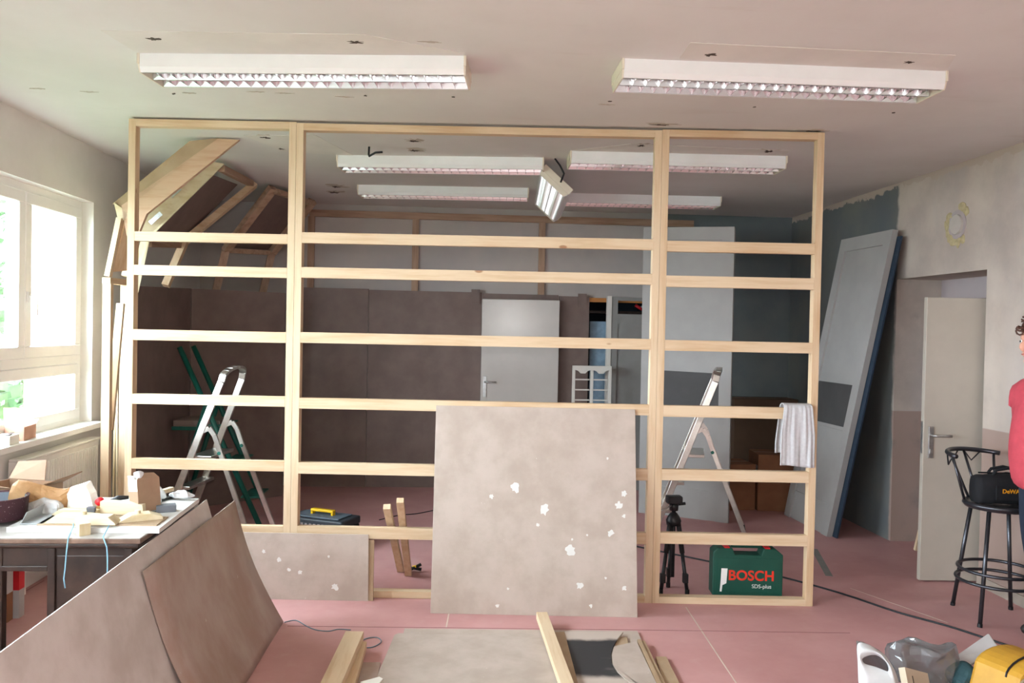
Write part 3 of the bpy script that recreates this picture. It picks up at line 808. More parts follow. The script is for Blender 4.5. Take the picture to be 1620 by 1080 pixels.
MB().span((DXL + .05, DYF + .05, 0), (DXL + .11, DYB - .05, TZ - .045)).build('end_panel', DARKWOOD, t)
# big hardboard standing on edge against the desk
XT, XB = DXR + .016, DXR + .26
ZT = .775
ya, yb = 2.25, Pz(352, 793, ZT).y
hb = thing('hardboard_sheet', 'long grey brown hardboard leaning on the side of the desk', 'hardboard', (XB, (ya + yb) / 2, 0), group='loose hardboards by the desk')
p0 = [V((XB, ya, 0)), V((XB - .02, yb, 0)), V((XT, yb, ZT + .01)), V((XT + .02, ya, ZT - .01))]
MB().slab(p0, .006, (-1, 0, -.2)).build('sheet', HARD_SIDE, hb)
# curved reddish hardboard in front of it
def curved(a, v):
    y0, y1 = 3.42, Pz(448, 985).y
    yb_ = y0 + (y1 - y0) * a
    xb_ = Pz(448, 985).x - .01 * (1 - a)
    ztop = .70; xt_ = XT + .045
    sag = -.035 * math.sin(v * math.pi)
    return V((xb_ + (xt_ - xb_) * v + sag, yb_ + (-.04 * a - .06 * (1 - a)) * v, ztop * v + .004))
o = MB().grid(curved, 8, 20).build('curved_hardboard', HARD_RED, smooth=True, solid=.006)
tag(o, 'slightly bowed reddish hardboard leaning in front of the long one', 'hardboard', 'loose hardboards by the desk')

# ---------------------------------------------------------------- things on the desk
BZ = TZ + .02
q = [Pz(10, 834, BZ), Pz(252, 836, BZ), Pz(315, 788, BZ)]; q.append(q[0] + (q[2] - q[1]))
o = MB().slab(q, .02, (0, 0, -1)).build('white_board', M('melamine', 'd6d6d3', .4, .03)); tag(o, 'white melamine board lying flat on the desk', 'board')
BZ2 = BZ + .005
q = [Pz(58, 829, BZ2), Pz(248, 830, BZ2), Pz(266, 817, BZ2), Pz(90, 811, BZ2)]
o = MB().slab(q, .005, (0, 0, -1)).build('thin_board', HARD_TAN); tag(o, 'thin tan hardboard under the pale wooden wedges', 'board')
def wedge(label, pa, pb, w, h, cut, base, seed, dowel=None):
    a, b = Pz(*pa, base), Pz(*pb, base); d = (b - a); L = d.length; d.normalize(); n = V((-d.y, d.x, 0))
    prof = [(0, 0), (L, 0), (L, h * cut[1]), (L - cut[2], h), (cut[2], h), (0, h * cut[0])]
    t = thing('wooden_wedge', label, 'wooden block', a, group='pale wooden wedges on the desk')
    MB().slab([a + d * u + V((0, 0, z)) for u, z in prof], w, n).build('block', PALE[0], t, bevel=.001)
    if dowel: MB().lathe([(.0, 0), (.012, 0), (.012, .014), (0, .014)], 12, a + d * (L * dowel) + n * (w / 2) + V((0, 0, h))).build('dowel', PALE[2], t)
    return t
wedge('pale wooden wedge block with a dowel, left front on the thin board', (70, 828), (148, 829), .07, .035, (.1, .9, .045), BZ2, 1, .72)
wedge('pale wooden wedge block in the middle front on the thin board', (118, 831), (182, 831), .07, .035, (.9, .2, .03), BZ2 + .001, 2)
wedge('pale wooden wedge block with a dowel, right front on the thin board', (188, 828), (258, 821), .07, .03, (.15, .4, .05), BZ2, 3, .45)
wedge('long pale wooden wedge lying behind the front blocks', (82, 815), (150, 816), .05, .025, (.2, .8, .03), BZ2, 4)
a = Pz(158, 814, BZ2)
t = MB().slab([a, a + V((.19, .0, 0)), a + V((.185, 0, .045)), a + V((.07, 0, .056)), a + V((.0, 0, .06))], .05, (0, 1, 0)).build('wooden_block', PALE[0], bevel=.001)
tag(t, 'taller yellowish wooden block in front of the pliers', 'wooden block')
c = Pz(127, 848, TZ)
o = MB().box(c + V((0, .028, .025)), (.045, .045, .05), Matrix.Rotation(R(40), 3, 'Z')).build('wooden_cube', PALE[2], bevel=.001); tag(o, 'small wooden cube at the front edge of the desk', 'wooden block')
c = Pz(148, 816, BZ2)
o = MB().box(c + V((-.012, .005, .02)), (.035, .03, .04), Matrix.Rotation(R(10), 3, 'Z')).build('ribbed_plug', GREY_BLOCK, bevel=.003); tag(o, 'small dark grey ribbed plug beside the taller block', 'plug')
# speckled tin
c = Pz(-36, 830, BZ); c += V((0, .135, 0))
t = thing('round_tin', 'dark red speckled round tin at the left end of the desk', 'tin', c)
MB().lathe([(.0, 0), (.125, 0), (.13, .09), (.134, .094), (.13, .096), (.124, .09), (.119, .006), (0, .006)], 40, c).build('wall', SPECKLED, t, smooth=True)
MB().lathe([(.0, .007), (.118, .007), (.1225, .088), (.121, .089), (.116, .01), (0, .009)], 40, c).build('lining', INNER_GREY, t, smooth=True)
# metal bracket
a, b = Pz(32, 829, BZ + .002), Pz(82, 806, BZ + .002)
t = thing('metal_bracket', 'grey sheet metal channel beside the speckled tin', 'bracket', a)
d = (b - a).normalized(); n = V((d.y, -d.x, 0))
MB().slab([a, b, b + n * .07, a + n * .09], .003, (0, 0, 1)).build('base_plate', METAL_GREY, t)
MB().slab([a, b, b + V((0, 0, .045)), a + d * .05 + V((0, 0, .04))], .003, n).build('flange', METAL_GREY, t)
MB().slab([b, b + n * .06, b + n * .06 + V((0, 0, .03)), b + V((0, 0, .045))], .003, -d).build('end_flange', METAL_GREY, t)
# open cardboard box
c = Pz(38, 800, BZ)
c = V((c.x - .07, DYB - .17, BZ))
t = thing('cardboard_box', 'open brown cardboard box with raised flaps at the back of the desk', 'box', c, (0, 0, R(-14)))
w_, d_, h_ = .30, .24, .085
for nm, lo, hi in (('side', (-w_/2, -d_/2, 0), (w_/2, -d_/2 + .004, h_)), ('side', (-w_/2, d_/2 - .004, 0), (w_/2, d_/2, h_)), ('side', (-w_/2, -d_/2, 0), (-w_/2 + .004, d_/2, h_)), ('side', (w_/2 - .004, -d_/2, 0), (w_/2, d_/2, h_)), ('bottom', (-w_/2, -d_/2, 0), (w_/2, d_/2, .004))):
    MB().span(lo, hi).build(nm, CARD, t, w=False)
for pl in ([(-w_/2, d_/2, h_), (w_/2 - .10, d_/2, h_), (w_/2 - .14, d_/2 + .06, h_ + .09), (-w_/2, d_/2 + .06, h_ + .075)],
           [(w_/2, -d_/2, h_), (w_/2, d_/2, h_), (w_/2 + .09, d_/2 + .02, h_ + .05), (w_/2 + .08, -d_/2 + .02, h_ + .03)],
           [(-w_/2, -d_/2, h_), (w_/2 - .02, -d_/2, h_), (w_/2 - .05, -d_/2 - .05, h_ + .02), (-w_/2 + .02, -d_/2 - .05, h_ + .035)]):
    MB().slab(pl, .004, (0, 0, 1)).build('flap', CARD, t, w=False)
def heap(name, label, cat, c, r, mat, amp, freq, seed, flat=.3, nu=24, nv=16, rotz=0, solid=0):
    mb = MB().ball((0, 0, 0), r, nu, nv); mb.crumple(amp, freq, seed)
    zmin = -r[2] * flat
    for i, p in enumerate(mb.v):
        if p.z < zmin: p.z = zmin + (p.z - zmin) * .03
    lo = min(p.z for p in mb.v); rm = Matrix.Rotation(rotz, 3, 'Z')
    mb.v = [rm @ V((p.x, p.y, p.z - lo)) + V(c) for p in mb.v]
    o = mb.build(name, mat, smooth=False); tag(o, label, cat); return o
heap('paper_bag', 'crumpled orange brown kraft paper bag in front of the open box', 'paper bag', Pz(70, 808, BZ), (.145, .04, .095), PAPER_OR, .05, 11, 2, .35, rotz=R(14))
heap('plastic_wrap', 'crumpled clear plastic wrap behind the metal channel', 'plastic wrap', Pz(72, 811, BZ), (.08, .05, .05), FILM, .03, 18, 3, .3)
# white pointed paper bag
a = Pz(122, 808, BZ)
def wb(u, v):
    prof = [(-.085, .055), (-.02, .11), (.045, .15), (.075, .10), (.085, .02), (.0, 0), (-.06, .0)]
    return None
base = [(-.085, .052), (-.035, .105), (.05, .138), (.078, .09), (.092, .01), (.05, .0), (-.04, .0)]
mb = MB(); n = len(base); rings = []
for k, (sc_, y) in enumerate(((.15, -.032), (.8, -.03), (1.0, 0), (.8, .03), (.15, .032))):
    cx, cz = .0, .06
    rings.append([a + V((cx + (x - cx) * sc_, y + .02, cz + (z - cz) * sc_)) for x, z in base])
mb.v = [p for g in rings for p in g]; mb.f = [(i * n + j, i * n + (j + 1) % n, (i + 1) * n + (j + 1) % n, (i + 1) * n + j) for i in range(4) for j in range(n)] + [tuple(range(n)), tuple(range(4 * n, 5 * n))]
mb.crumple(.008, 20, 5)
for p in mb.v: p.z = max(p.z, BZ)
o = mb.build('white_paper_bag', PAPER_W); tag(o, 'crumpled white paper bag standing pointed in the middle of the desk', 'paper bag')
# pliers
c = Pz(165, 800, BZ + .03)
t = thing('pliers', 'black handled pliers with a red grip on the wooden blocks', 'pliers', V((c.x, c.y, BZ)))
MB().ball(c + V((-.02, 0, .02)), (.022, .02, .02)).build('red_grip', RED_PL, t, smooth=True)
MB().tube([c + V((-.0, 0, .02)), c + V((.03, 0, .018))], .012, 8).build('joint', STEEL, t, smooth=True)
MB().tube([c + V((.02, 0, .02)), c + V((.06, .01, .035)), c + V((.10, .02, .036))], [.008, .012, .008], 8).build('handle', BLACK_PL, t, smooth=True)
MB().tube([c + V((.02, 0, .018)), c + V((.07, -.02, .004)), c + V((.13, -.03, -.012)), c + V((.16, -.03, -.015))], [.007, .012, .012, .008], 8).build('handle', BLACK_PL, t, smooth=True)
MB().box(c + V((.05, .0, -.012)), (.12, .05, .03)).build('case', BLACK_PL, t, bevel=.005)
heap('rubber_lump', 'ochre brown rubber piece next to the white paper bag', 'rubber', Pz(147, 812, BZ), (.035, .025, .028), GLOVE, .015, 30, 8, .4)
# tall cardboard carton with a white label
a = Pz(206, 812, BZ)
t = thing('tall_carton', 'tall leaning cardboard carton with a white label on the desk', 'carton', a, (0, R(-7), R(-38)))
MB().span((0, 0, .004), (.07, .11, .15)).build('body', CARD, t, w=False)
MB().slab([(0, -.001, .10), (.07, -.001, .10), (.07, -.001, .155), (0, -.001, .155)], .001, (0, -1, 0)).build('label', PAPER_W, t, w=False)
MB().slab([(.07, .0, .15), (.07, .11, .15), (.06, .09, .175), (.06, .03, .18)], .003, (-1, 0, 0)).build('flap', CARD, t, w=False)
MB().slab([(0, 0, .15), (.05, 0, .15), (.05, -.003, .17), (0, -.003, .17)], .003, (0, 1, 0)).build('flap', PAPER_W, t, w=False)
mb = MB().ball((.055, .02, .17), (.022, .02, .02), 10, 8).crumple(.012, 40, 3); mb.build('crumpled_film', FOILBAG, t, w=False)
heap('crumpled_film', 'upright scrap of crumpled clear film right of the tall carton', 'plastic film', Pz(247, 795, BZ), (.035, .025, .07), FOILBAG, .03, 22, 11, .5)
heap('white_film', 'flat scrap of white film at the far right corner of the desk', 'plastic film', Pz(287, 786, BZ + .012), (.06, .03, .022), FOILBAG, .018, 25, 12, .4)
for lab, pa, pb, w_, h_ in (('dark flat file lying behind the grey block', (243, 795), (298, 781), .03, .012), ('pale wooden ruler lying behind the dark file', (240, 786), (272, 776), .025, .02)):
    a, b = Pz(*pa, BZ), Pz(*pb, BZ)
    o = MB().bar(a + V((0, 0, h_ / 2)), b + V((0, 0, h_ / 2)), w_, h_, V((-(b - a).y, (b - a).x, 0))).build('flat_file' if 'file lying behind the grey' in lab else 'wooden_ruler', BLACK_PL if 'dark flat' in lab else PALE[0]); tag(o, lab, 'tool')
c = Pz(259, 811, BZ)
o = MB().box(c + V((0, .03, .016)), (.085, .055, .032), Matrix.Rotation(R(22), 3, 'Z')).build('grey_sanding_block', GREY_BLOCK, bevel=.003); tag(o, 'grey rectangular sanding block at the right of the desk', 'block')
for lab, pts in (('left pale blue cord hanging over the desk front', [(116, 832), (108, 851), (105, 875), (103, 900), (101, 915), (103, 930)]), ('right pale blue cord hanging over the desk front', [(172, 832), (163, 849), (169, 865), (170, 880), (170, 900), (169, 915)])):
    P = [Pz(pts[0][0], pts[0][1] - 4, BZ + .009), Pz(*pts[0], BZ + .006)] + [PY(x, y, DYF - .006) for x, y in pts[1:]]
    o = MB().tube(P, .0026, 6).build('blue_string', BLUE_CORD, smooth=True); tag(o, lab, 'cord', 'blue cords on the desk')
# boxes seen under the desk
for lab, x0, x1, y0, mats, h in (('cardboard box with white label seen under the desk', -6, 15.5, 985, (CARD_D, PAPER_GREY), .34), ('red and white box seen under the desk', 22, 34, 978, (PAPER_GREY, RED_PL), .30)):
    a, b = Pz(x0, y0), Pz(x1, y0 - 3); t = thing('box_under_desk', lab, 'box', (a + b) / 2)
    w_ = max(.06, b.x - a.x)
    MB().span((b.x - w_, a.y, 0), (b.x, a.y + .06, .16)).build('lower_body', mats[0], t)
    MB().span((b.x - w_, a.y, .16), (b.x, a.y + .06, h)).build('upper_body', mats[1], t)
# sill cartons
SZ = ZW0 + .02
c = Pz(32, 695, SZ); c = V((XL - .01, PX(35, 690, XL).y, SZ))
t = thing('open_carton', 'small pinkish brown open carton on the window sill', 'carton', c, (0, 0, R(8)))
w_, d_, h_ = .11, .20, .085
for lo, hi in (((-w_/2, -d_/2, 0), (w_/2, -d_/2 + .003, h_)), ((-w_/2, d_/2 - .003, 0), (w_/2, d_/2, h_)), ((-w_/2, -d_/2, 0), (-w_/2 + .003, d_/2, h_)), ((w_/2 - .003, -d_/2, 0), (w_/2, d_/2, h_))):
    MB().span(lo, hi).build('side', CARD_PINK, t, w=False)
MB().span((-w_/2, -d_/2, 0), (w_/2, d_/2, .003)).build('bottom', CARD_PINK, t, w=False)
MB().slab([(-w_/2, -d_/2, h_), (w_/2, -d_/2, h_), (w_/2 - .0, -d_/2 - .02, h_ + .12), (-w_/2, -d_/2 - .02, h_ + .12)], .003, (0, 1, 0)).build('flap', CARD_PINK, t, w=False)
MB().slab([(-w_/2, d_/2, h_), (w_/2, d_/2, h_), (w_/2, d_/2 + .05, h_ + .02), (-w_/2, d_/2 + .05, h_ + .02)], .003, (0, 0, 1)).build('flap', PAPER_W, t, w=False)
c = V((XL + .02, PX(8, 700, XL + .02).y, SZ))
t = thing('white_carton', 'small white carton on the window sill, nearest the frame edge', 'carton', c, (0, 0, R(5)))
MB().span((-.05, -.06, 0), (.05, .07, .055)).build('body', PAPER_W, t, w=False, bevel=.001)
MB().slab([(-.03, -.05, .056), (.04, -.05, .056), (.03, .05, .062), (-.02, .04, .058)], .004, (0, 0, 1)).build('dark_content', BLACK_PL, t, w=False)

# ---------------------------------------------------------------- stepladders
def alu_ladder(label, loc, rz, top=1.36):
    t = thing('stepladder', label, 'ladder', loc, (0, 0, rz), 'aluminium stepladders')
    hinge = .92; half = .19; hb = .24
    def fr(z, s_): k = z / top; return V((-.42 + .52 * k, s_ * (hb + (half - hb) * k), z))
    mb = MB()
    def flat(mb, a, b, w, th, side=(1, 0, 0)): mb.bar(a, b, w, th, side)
    pts = [fr(.0, -1), fr(top - .10, -1)]
    arc = []
    tp0, tp1 = fr(top - .10, -1), fr(top - .10, 1)
    for k in range(0, 11):
        a = math.pi * k / 10; y = -math.cos(a) * half; arc.append(V((tp0.x + .035 * math.sin(a), y, top - .10 + .10 * math.sin(a) ** .6 if 0 < k < 10 else top - .10)))
    for s_ in (-1, 1):
        rl = MB().bar(fr(.02, s_), fr(top - .10, s_), .05, .022, (1, 0, 0)).build('front_rail', ALU, t, w=False, bevel=.003)
        MB().bar(fr(.0, s_), fr(.05, s_), .056, .03, (1, 0, 0)).build('foot', BLACK_PL, rl, w=False)
    mb = MB()
    for a, b in zip(arc[:-1], arc[1:]): mb.bar(a, b, .05, .022, (1, 0, .0))
    mb.build('handle_loop', ALU, t, w=False, bevel=.002)
    for s_ in (-1, 1):
        h0 = fr(hinge, s_)
        P = [h0 + V((.0, 0, -.03)), h0 + V((.05, 0, -.005)), h0 + V((.09, 0, -.06)), h0 + V((.13, 0, -.17)), V((.34, s_ * hb, .03))]
        mb = MB()
        for a, b in zip(P[:-1], P[1:]): mb.bar(a, b, .018, .034, (0, 1, 0))
        rl = mb.build('rear_leg', ALU, t, w=False)
        MB().bar(P[-1] + V((0, 0, -.03)), P[-1] + V((-.012, 0, .03)), .024, .04, (0, 1, 0)).build('foot', BLACK_PL, rl, w=False)
        MB().tube([h0 + V((.13, -s_ * .012, -.19)), h0 + V((.13, s_ * .012, -.19))], .014, 10).build('pivot', GREEN_PAINT, rl, w=False)
    for z, dx in ((.70, .15), (.47, .08), (.24, .08)):
        a, b = fr(z, -1), fr(z, 1)
        MB().span((a.x - .02, a.y + .012, z - .02), (a.x + dx, b.y - .012, z + .004)).build('step', ALU, t, w=False, bevel=.003)
    return t
alu_ladder('silver aluminium stepladder in front of the green one, by the brown sheets', (-1.78, 6.45, 0), R(-8), 1.36)
alu_ladder('silver aluminium stepladder standing side-on behind the right frame', (2.07, 6.75, 0), R(-15.5), 1.40)
# green stepladder
t = thing('green_stepladder', 'dark green painted stepladder behind the aluminium one', 'ladder', (-1.95, 7.0, 0))
for dy, dx in ((0, 0), (.36, .0)):
    a, b = Ps(284, 549, 190), Ps(412, 832, 190); b.z = 0
    of = V((dx, dy, 0))
    MB().tube([b + of, a + of], .022, 10).build('rail', GREEN_PAINT, t, smooth=True)
    c, e = Ps(326, 640, 190), Ps(258, 830, 190); e.z = 0; e.x = max(e.x, -2.38)
    MB().tube([e + of, c + of], .020, 10).build('rear_leg', GREEN_PAINT, t, smooth=True)
for k in (.17, .37, .57):
    p = b + (a - b) * k
    MB().span((p.x - .05, p.y, p.z - .012), (p.x + .10, p.y + .36, p.z)).build('step', GREEN_PAINT, t)
p = Ps(310, 675, 190)
MB().span((p.x - .20, p.y, p.z - .03), (p.x + .2, p.y + .36, p.z)).build('tray', GREEN_PAINT, t, bevel=.004)
MB().span((p.x - .19, p.y + .02, p.z), (p.x + .19, p.y + .34, p.z + .05)).build('tray_board', HARD_BROWN, t)

# ---------------------------------------------------------------- tripod
c = Pz(1063, 936); c = V((c.x, c.y, 0)); s_ = 245
t = thing('camera_tripod', 'small folded black camera tripod behind the right frame', 'tripod', c)
zh = .47
for ang in (-60, 60, 180):
    d = V((math.sin(R(ang + 180)), math.cos(R(ang + 180)), 0))
    a = c + d * .03 + V((0, 0, zh)); b = c + d * .10 + V((0, 0, .012)); m_ = a + (b - a) * .45
    lg = MB().tube([a, m_], .016, 10).build('leg', BLACK_PL, t, smooth=True)
    MB().tube([m_, b], .012, 10).build('lower_leg', BLACK_PL, lg, smooth=True)
    MB().box(a + (b - a) * .80, (.034, .034, .06)).build('leg_clamp', BLACK_PL, lg, bevel=.004)
    MB().tube([b + V((0, 0, -.012)), b + V((0, 0, .02))], .015, 8).build('rubber_foot', BLACK_PL, lg)
MB().tube([c + V((0, 0, .10)), c + V((0, 0, .56))], .013, 10).build('centre_column', BLACK_PL, t, smooth=True)
MB().lathe([(0, .44), (.045, .44), (.05, .47), (.035, .50), (.02, .52), (0, .52)], 16, c).build('collar', BLACK_PL, t, smooth=True)
MB().lathe([(0, .535), (.028, .535), (.03, .57), (.022, .58), (0, .58)], 16, c).build('pan_head', BLACK_PL, t, smooth=True)
MB().box(c + V((0, 0, .605)), (.10, .07, .05)).build('head_plate', BLACK_PL, t, bevel=.008)
MB().tube([c + V((.03, 0, .575)), c + V((.075, 0, .58))], .010, 8).build('knob', BLACK_PL, t, smooth=True)
MB().tube([c + V((-.02, -.02, .57)), c + V((-.08, -.03, .545)), c + V((-.17, -.04, .49))], .005, 6).build('pan_handle', STEEL, t, smooth=True)

# ---------------------------------------------------------------- green drill case
a, b = Pz(1129, 944), Pz(1237, 944); w_ = (b - a).length; c = (a + b) / 2
t = thing('drill_case', 'dark green plastic drill case with red lettering behind the right frame', 'case', c + V((0, .055, 0)), (0, 0, R(-5)))
H_ = .325; D_ = .115
prof = [(-w_/2, .01), (-w_/2 + .01, 0), (w_/2 - .01, 0), (w_/2, .01), (w_/2, H_ - .05), (w_/2 - .05, H_ - .012), (.10, H_ - .012), (.085, H_ - .055), (-.085, H_ - .055), (-.10, H_ - .012), (-w_/2 + .03, H_ - .012), (-w_/2, H_ - .04)]
MB().slab([V((x, -D_/2, z)) for x, z in prof], D_, (0, 1, 0)).build('shell', GREEN_CASE, t, w=False, bevel=.006)
MB().span((-.10, -.018, H_ - .02), (.10, .018, H_)).build('carry_handle', GREEN_CASE, t, w=False, bevel=.008)
for x in (-.135, .125): MB().span((x - .018, -D_/2 + .004, H_ - .03), (x + .018, D_/2 - .004, H_ - .004)).build('latch', RED_PL, t, w=False, bevel=.004)
MB().span((-w_/2 + .03, -D_/2 - .003, .03), (w_/2 - .02, -D_/2, H_ - .075)).build('front_panel', GREEN_CASE, t, w=False, bevel=.002)
Rx = Matrix.Rotation(R(90), 4, 'X')
k = w_ / 108
text_mesh('lettering', 'BOSCH', 21.5 * k, RED_PRINT, t, Matrix.Translation((-w_/2 + 23.5 * k, -D_/2 - .0035, 26.5 * k)) @ Rx @ Matrix.Diagonal((1.0, 1, 1, 1)), bold=.0022, spacing=1.02)
text_mesh('lettering', 'SDS-plus', 8.5 * k, WHITE_PRINT, t, Matrix.Translation((-w_/2 + 60 * k, -D_/2 - .0035, 14.5 * k)) @ Rx, bold=.0)
MB().slab([(-w_/2 + 11 * k, -D_/2 - .0032, 8 * k), (-w_/2 + 14 * k, -D_/2 - .0032, 8 * k), (-w_/2 + 15 * k, -D_/2 - .0032, 18 * k), (-w_/2 + 21 * k, -D_/2 - .0032, 21 * k), (-w_/2 + 22.5 * k, -D_/2 - .0032, 44 * k), (-w_/2 + 13 * k, -D_/2 - .0032, 44 * k), (-w_/2 + 12 * k, -D_/2 - .0032, 20 * k)], .001, (0, -1, 0)).build('torn_label', WHITE_PRINT, t, w=False)

# ---------------------------------------------------------------- black toolbox with yellow handle
c = Pz(511, 812, .24); c.z = 0
t = thing('toolbox', 'black toolbox with a yellow handle behind the middle frame', 'toolbox', c, (0, 0, R(-24)))
MB().span((-.25, -.13, 0), (.25, .13, .165)).build('body', BLACK_PL, t, w=False, bevel=.01)
MB().span((-.255, -.135, .165), (.255, .135, .225)).build('lid', M('toolbox_lid', '2b3138', .5, .1), t, w=False, bevel=.012)
MB().span((-.20, -.10, .225), (.20, .10, .235)).build('lid_tray', M('toolbox_tray', '55616c', .45, .1), t, w=False, bevel=.003)
mb = MB()
for k in range(12): mb.span((-.22 + k * .037, -.137, .172), (-.20 + k * .037, -.134, .19))
tag(mb.build('lid_ridges', STEEL, t, w=False), kind='stuff')
mb = MB(); mb.span((-.10, -.022, .255), (.10, .022, .275)); mb.span((-.10, -.02, .225), (-.08, .02, .26)); mb.span((.08, -.02, .225), (.10, .02, .26))
mb.build('handle', YELLOW_PL, t, w=False, bevel=.006)
for x in (-.15, .15): MB().span((x - .025, -.145, .12), (x + .025, -.13, .19)).build('latch', YELLOW_PL, t, w=False, bevel=.003)
# small clamp on the floor
c = Pz(654, 905)
t = thing('spring_clamp', 'small black and yellow clamp lying on the floor by the offcuts', 'clamp', c)
MB().tube([c + V((-.03, .02, .02)), c + V((.0, .0, .03)), c + V((.05, .02, .05))], .011, 8).build('jaw', BLACK_PL, t, smooth=True)
MB().tube([c + V((-.04, -.02, .012)), c + V((.0, .0, .03)), c + V((.055, .0, .02))], .011, 8).build('jaw', BLACK_PL, t, smooth=True)
MB().tube([c + V((-.005, .01, .03)), c + V((.02, .005, .035))], .014, 8).build('spring', YELLOW_PL, t, smooth=True)

# ---------------------------------------------------------------- cables on the floor
def cable(label, pts, r, mat, z=None, name='floor_cable', sub=6):
    P = [Pz(x, y, r) for x, y in pts]; out = []
    for i in range(len(P) - 1):
        p0, p1, p2, p3 = P[max(i - 1, 0)], P[i], P[i + 1], P[min(i + 2, len(P) - 1)]
        for k in range(sub):
            t_ = k / sub
            out.append(.5 * ((2 * p1) + (p2 - p0) * t_ + (2 * p0 - 5 * p1 + 4 * p2 - p3) * t_ ** 2 + (3 * p1 - p0 - 3 * p2 + p3) * t_ ** 3))
    out.append(P[-1])
    o = MB().tube(out, r, 6).build(name, mat, smooth=True); tag(o, label, 'cable'); return o
cable('long black cable running over the floor from the frame past the stool', [(1002, 863), (1075, 878), (1128, 889), (1185, 901), (1240, 913), (1330, 938), (1420, 968), (1500, 990), (1580, 1016), (1660, 1042)], .006, BLACK_CABLE)
cable('thin grey cable snaking on the floor beside the bowed hardboard', [(450, 984), (468, 981), (485, 990), (500, 996), (520, 998), (535, 995), (555, 996)], .003, GREY_CABLE)
cable('thin grey cable loop beside the stacked studs', [(560, 1022), (585, 1024), (600, 1018), (603, 1013), (596, 1008), (582, 1009), (570, 1014)], .003, GREY_CABLE)
cable('thin dark cable on the floor behind the leaning offcuts', [(600, 822), (630, 815), (660, 812), (690, 806), (720, 800)], .004, BLACK_CABLE)

# ---------------------------------------------------------------- boards stacked on the floor in front
def fboard(label, px, z, th, mat, name='floor_board'):
    o = MB().slab([Pz(x, y, z + th) for x, y in px], th, (0, 0, -1)).build(name, mat, bevel=.001)
    tag(o, label, 'board', 'boards stacked on the floor'); return o
fboard('lowest beige fibreboard on the floor with its far edge uncovered', [(640, 993.5), (1008, 997.5), (1062, 1110), (612, 1110)], 0, .012, HARD_GREY)
fboard('big worn beige fibreboard on top of the floor stack', [(624, 1004), (630, 1001), (880, 1008), (925, 1125), (580, 1125), (600, 1060)], .013, .010, HARD_GREY)
fboard('narrow brown board between the pine stud and the black board', [(871, 1000), (893, 999), (925, 1120), (898, 1120)], .0235, .012, HARD_TAN)
arc = [(986, 999), (977, 1010), (970, 1022), (966.5, 1035), (968, 1050), (976, 1063), (988, 1074), (1003, 1084), (1025, 1096)]
o = fboard('board sprayed black with a round cut-out edge', [(893, 998)] + arc + [(1020, 1125), (922, 1125)], .0245, .008, HARD_GREY)
o.data.materials[0] = black_spray(Pz(930, 1073, .03).y - o.location.y, Pz(930, 1012, .03).y - o.location.y)
fboard('small pale board offcut under the rounded piece', [(975, 1007), (992, 1007), (996, 1030), (972, 1030)], .0126, .009, HARD_TAN)
fboard('pale rounded board lying in the cut-out of the black board', [(1007, 1013.5)] + [(x + 1.5, y) for x, y in arc[2:]] + [(1060, 1125), (1061, 1122)][::-1] , .0245, .010, HARD_GREY)
for i, (xa, xb, lab) in enumerate(((1008, 1014, 'first narrow board strip right of the rounded piece'), (1014, 1020, 'second narrow board strip right of the rounded piece'))):
    fboard(lab, [(xa, 1011 + 2 * i), (xb, 1010.5 + 2 * i), (xb + 52, 1120), (xa + 49, 1120)], .0126, .022 - .006 * i, HARD_TAN)
fboard('short tan board at the right end of the floor stack', [(1037, 1038), (1054, 1038), (1095, 1120), (1063, 1120)], 0, .016, HARD_TAN)
fboard('brown scrap board under the paired studs', [(568, 1047), (602, 1047), (590, 1110), (535, 1110)], 0, .008, HARD_RED)
def floor_stud(label, pa, pb, z, w, h, roll=0, cat='timber'):
    a, b = Pz(*pa, z + h), Pz(*pb, z + h); d = b - a; n = V((-d.y, d.x, 0)).normalized()
    o = MB().bar(a - V((0, 0, h / 2)), b - V((0, 0, h / 2)), w, h, n).build('pine_stud', PINE[1], bevel=.0015); tag(o, label, cat, 'pine studs on the floor')
floor_stud('pine stud lying across the stack of floor boards', (857, 967.5), (912, 1120), .034, .062, .04)
floor_stud('upper pine stud of the pair lying left of the floor stack', (561, 998), (512, 1105), .05, .095, .045)
floor_stud('lower pine stud of the pair lying left of the floor stack', (565, 1014), (537, 1105), .009, .10, .04)
o = MB().slab([Pz(x, y, .03) for x, y in ((570, 1078), (600, 1070), (606, 1073), (590, 1090))], .006, (0, 0, -1)).build('white_scrap', PAPER_W); tag(o, 'white paper scrap at the near edge of the floor stack', 'paper')

# ---------------------------------------------------------------- far right: big panelled boards, sheets, boxes
def wall_panel(label, bl, br, tl, tr, frac_dark=(.30, .44)):
    """tall painted panel with stiles, top rail and a dark band; corners in world space"""
    t = thing('panelled_board', label, 'panel', (bl + br) / 2, group='tall pale panelled boards')
    u = (br - bl).normalized(); v = ((tl + tr) / 2 - (bl + br) / 2).normalized(); n = u.cross(v).normalized()
    if n.dot(CAM - bl) < 0: n = -n
    def pt(a, b): return (bl * (1 - a) + br * a) * (1 - b) + (tl * (1 - a) + tr * a) * b
    def pc(name, a0, a1, b0, b1, th, off, mat): MB().slab([p + n * off for p in (pt(a0, b0), pt(a1, b0), pt(a1, b1), pt(a0, b1))], th, n).build(name, mat, t)
    pc('core', 0, 1, 0, 1, .03, -.03, PANEL_W)
    pc('stile', 0, .13, 0, 1, .018, 0, PANEL_W); pc('stile', .87, 1, 0, 1, .018, 0, PANEL_W)
    pc('top_rail', .13, .87, .955, 1, .018, 0, PANEL_W)
    pc('dark_band', .13, .87, frac_dark[0], frac_dark[1], .006, 0, PANEL_D)
    pc('dado_rail', .13, .87, frac_dark[0] - .03, frac_dark[0] - .012, .012, 0, PANEL_W)
    pc('lower_moulding', .13, .87, .085, .10, .010, 0, PANEL_W)
    return t
